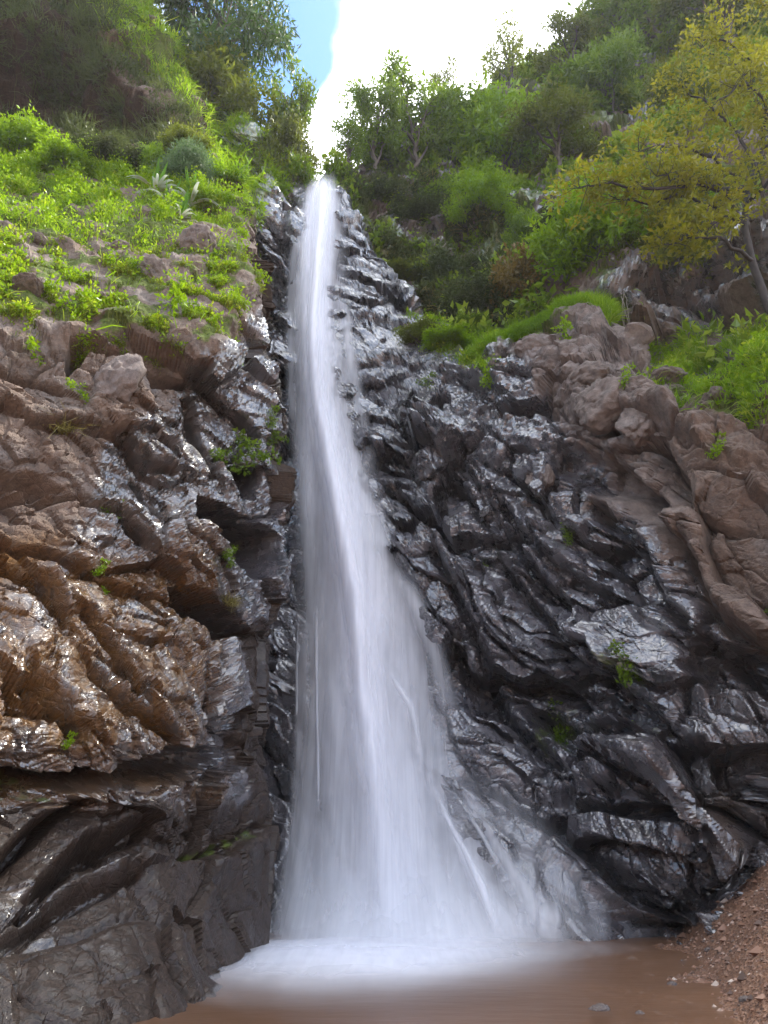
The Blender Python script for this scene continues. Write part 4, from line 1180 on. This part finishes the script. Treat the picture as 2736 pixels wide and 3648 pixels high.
TUFT = dict(leafy=tuft_mesh('leafy_tuft', 1, 'fresh', 210, .2, .6), dark=tuft_mesh('dark_tuft', 2, 'mid', 280, .17, .6), grass=tuft_mesh('grass_tuft', 3, 'grass', 240, .8, .1, True), dry=tuft_mesh('dry_tuft', 4, 'dryg', 240, .9, .1, True))
for kind, sh, px, py, w, lab in [
    ('leafy', LS, 78, 392, 20, 'sprig of light green leaves growing left of the big brown block'), ('dry', LS, 64, 434, 30, 'pale yellowish weed drooping on the brown rock of the left cliff'),
    ('leafy', LS, 36, 341, 24, 'green tuft on the very rim of the brown cliff at the left'), ('leafy', LS, 90, 346, 30, 'leafy weed draped over the rim above the big brown block'),
    ('leafy', LS, 170, 318, 42, 'bright weed patch over the dark hole near the rim of the left slope'), ('leafy', LS, 232, 300, 22, 'bright hanging weed on the black wet rock below the slope'),
    ('leafy', LS, 244, 348, 14, 'narrow hanging weed on the shiny rock above the bulge'), ('dark', LS, 228, 452, 26, 'dark leafy weed at the left end under the bulge'),
    ('dark', LS, 255, 452, 40, 'lush weed hanging from the underside of the bulging rock by the fall'), ('dark', LS, 272, 412, 20, 'small weed high on the bulging rock face'),
    ('dark', LS, 280, 432, 18, 'small weed at the nose of the bulging rock next to the water'), ('dark', LS, 104, 518, 26, 'dull green moss weed on the strata left of the upper cave'),
    ('leafy', LS, 98, 570, 18, 'tiny bright weed on the brown rock, upper of the close pair'), ('leafy', LS, 112, 586, 16, 'tiny bright weed on the brown rock, lower of the close pair'),
    ('dark', LS, 220, 556, 20, 'weed growing on the shelf at the mouth of the upper cave'), ('leafy', LS, 68, 742, 16, 'tiny fresh weed above the long overhang at lower left'),
    ('dry', LS, 228, 604, 18, 'dry tuft beside the lower cave'), ('leafy', LS, 250, 215, 22, 'yellow weed on the dark cliff edge above the rock corner'),
    ('grass', LS, 240, 188, 36, 'grass tuft standing on the edge of the left cliff'), ('leafy', LS, 238, 236, 20, 'weed on the brown rock corner below the strap-leaved plants'),
    ('leafy', AS, 566, 352, 26, 'bright leafy weed on top of the pale lumpy boulder'), ('leafy', AS, 508, 388, 26, 'weed among the wet rocks below the pale lumpy boulder'),
    ('leafy', AS, 640, 400, 24, 'weed above the leaning slab on the right'), ('dark', AS, 430, 378, 16, 'weed on the wet slabs beside the fall'),
    ('leafy', AS, 715, 455, 26, 'weed on the brown rocks below the grassy shelf'), ('grass', AS, 668, 410, 30, 'pale grass tuft drooping left of the grey stone on the shelf'),
    ('dark', AS, 545, 700, 36, 'moss weed in the middle of the lower right wet wall'), ('dark', AS, 630, 668, 34, 'bright moss tuft in a fold of the lower right wall'),
    ('dark', AS, 566, 540, 20, 'weed in the crack of the right wall'), ('dark', AS, 762, 600, 28, 'dark weed hanging at the right edge of the wet wall'),
    ('dark', AS, 602, 720, 26, 'moss tuft below the dark fold of the lower right wall'), ('dark', AS, 480, 555, 12, 'tiny fern on the black rock right of the fall')]:
    b, n = sh.near(px, py); dep = project(b)[2]
    o = link('rock_plant' if kind in ('leafy', 'dark') else 'grass_tuft', TUFT[kind], loc=b + n * .05, label=lab, cat='plant')
    s = w * dep / F / 1.35; o.scale = (s, s, s); o.rotation_euler = (0, 0, RS.rand() * 6.28)

# pale roots hanging below the grass ridge
b0 = [at(621, 294, 18.0), at(627, 320, 17.6), at(635, 356, 17.2)]
ro = []
for k in range(4):
    p = np.array(b0) + RS.normal(size=(3, 3)) * .10
    t = np.linspace(0, 2, 12); ro.append(tube(np.stack([np.interp(t, range(3), p[:, i]) for i in range(3)], 1) + RS.normal(size=(12, 3)) * .02, .009, 5))
V, Q, _ = merge(ro)
m = MB('root'); ROOT = m.done(m.principled(Base_Color=(.22, .185, .155), Roughness=.8))
link('hanging_root', mesh_from('hanging_root', V - b0[0], Q, ROOT), loc=b0[0], label='pale roots hanging over the dark rock below the upper end of the grass ridge', cat='root')

# ------------------------------------------------------------------ boulders and stones
for kind, sh, px, py, w, h, rot, lab in [
    ('dry', LS, 118, 384, 50, 72, (.2, .3, .4), 'big angular brown block wedged under the rim of the left cliff'),
    ('dark', AS, 497, 356, 56, 46, (.1, .2, 1), 'dark rounded boulder below the grass ridge'), ('round', AS, 544, 362, 50, 36, (.2, .1, .4), 'pale lumpy boulder right of the dark rounded boulder'),
    ('round', AS, 590, 388, 64, 34, (.2, -.1, 2), 'pale lumpy boulder right of the weed-topped one'), ('dry2', AS, 612, 412, 74, 60, (.3, .1, 3), 'largest brown boulder in the middle of the right cliff'),
    ('dry', AS, 640, 434, 42, 62, (.1, .6, 1), 'leaning brown slab right of the largest brown boulder'), ('round', AS, 668, 372, 60, 22, (.1, 0, 4), 'flat pale rock along the top of the right cliff'),
    ('dry', AS, 534, 484, 22, 24, (0, .3, 1), 'left one of two small pale blocks under the largest brown boulder'), ('dry', AS, 554, 481, 20, 24, (0, -.2, 2), 'right one of two small pale blocks under the largest brown boulder'),
    ('wet', AS, 425, 462, 38, 50, (.1, .2, 2), 'dark steep block set in the wet wall right of the fall'), ('wet', AS, 524, 500, 17, 15, (0, 0, 0), 'leftmost of three small wet blocks on the right wall'),
    ('wet', AS, 539, 497, 20, 18, (0, .4, 1), 'middle one of three small wet blocks on the right wall'), ('wet', AS, 556, 492, 13, 13, (.3, 0, 2), 'rightmost of three small wet blocks on the right wall'),
    ('wet', AS, 480, 506, 16, 15, (.3, 0, 2), 'small wet block alone on the black wall beside the fall'),
    ('round', AS, 716, 410, 26, 14, (.1, .4, 1), 'grey stone lying at the edge of the grassy shelf'), ('round', AS, 690, 378, 24, 13, (.1, .1, 2), 'grey stone in the grass on top of the right cliff'),
    ('round', LS, 37, 226, 20, 17, (.2, .5, 1), 'grey rock sticking out of the left grass slope, highest one'), ('dry2', LS, 8, 242, 34, 20, (.1, .3, 1), 'brown rock at the left edge in the grass slope'),
    ('round', LS, 42, 258, 26, 12, (.1, .6, 1), 'pale stone in the grass just below the highest grey rock'), ('round', LS, 62, 278, 18, 12, (.2, .6, 1), 'small pale stone in the grass below the leaf-shaped pale stone'),
    ('round', LS, 30, 276, 16, 10, (.2, .6, 2), 'small pale stone near the left edge, left of its twin'), ('round', LS, 120, 256, 26, 14, (.2, .4, 3), 'pale rounded rock in the middle of the grass slope'),
    ('dry2', LS, 150, 284, 40, 34, (.3, .3, 1), 'large pitted brown rock in the lower middle of the grass slope'), ('dry2', LS, 200, 256, 50, 30, (.2, .5, 2), 'broad brown rock below the strap-leaved plants'),
    ('dry2', LS, 30, 300, 42, 12, (.1, .3, 2), 'low brown rock near the rim at the left edge'), ('round', LS, 100, 302, 22, 10, (.1, .3, 5), 'small flat rock near the rim of the grass slope')]:
    b, n = sh.near(px, py); dep = project(b)[2]; k = dep / F / 2
    boulder(kind, b - n * ((.05 if sh is LS and kind != 'dry' else .3) * min(w, h) * k), (w * k, .9 * max(w, h) * k * .8, h * k), lab, rot)
for px, py, w, lab in [(600, 1012, 26, 'flat grey stone in the shallows at the bottom edge'), (672, 985, 12, 'small pale stone on the wet edge of the gravel'), (708, 950, 9, 'small stone on the gravel where it meets the rock'),
                       (745, 1000, 14, 'reddish stone on the gravel in the lower right corner'), (640, 1016, 16, 'orange stone in the shallows near the bottom edge'), (722, 905, 8, 'pale stone high on the gravel bank by the wall')]:
    d_ = ray(px, py); t = np.linspace(4, 22, 800)
    p = d_[None] * t[:, None] + np.array([0, 0, CAMZ]); gz = np.maximum(ground_z(p[:, 0], p[:, 1]), -.02)
    k = int(np.argmax(p[:, 2] < gz)); s = w * t[k] / F / 2
    boulder('pebble', p[k], (s, s * .8, s * .55), lab, (0, 0, RS.rand() * 6), name='stone', cat='stone')
# loose gravel
n = 26000
x = RS.uniform(1, 11, n); y = RS.uniform(4.5, 17.5, n); z = ground_z(x, y); ok = z > -.4
C = np.stack([x, y, z], 1)[ok]; n = len(C); s = .012 + .035 * RS.rand(n) ** 3 + np.where(RS.rand(n) < .03, .07 * RS.rand(n), 0)
base = np.array([[1, 0, 0], [0, 1, 0], [-1, 0, 0], [0, -1, 0], [0, 0, 1], [0, 0, -1]], float)
tri = np.array([[0, 1, 4], [1, 2, 4], [2, 3, 4], [3, 0, 4], [1, 0, 5], [2, 1, 5], [3, 2, 5], [0, 3, 5]])
V = C[:, None] + s[:, None, None] * base[None] * (.6 + .7 * RS.rand(n, 6, 1)) * np.array([1.1, 1, .7])
m = MB('gravel_stone'); PEB = m.done(m.principled(Base_Color=m.ramp(m.attr('rnd'), [(0, (.06, .03, .018)), (.6, (.17, .08, .045)), (.9, (.26, .15, .10)), (1, (.42, .34, .28))]), Roughness=.6))
link('gravel', mesh_from('gravel_stones', V.reshape(-1, 3), (np.arange(n)[:, None, None] * 6 + tri[None]).reshape(-1, 3), PEB, dict(rnd=('FACE', np.repeat(RS.rand(n), 8))), False), kind='stuff', label='loose reddish brown gravel heaped on the right shore of the pool', cat='gravel')
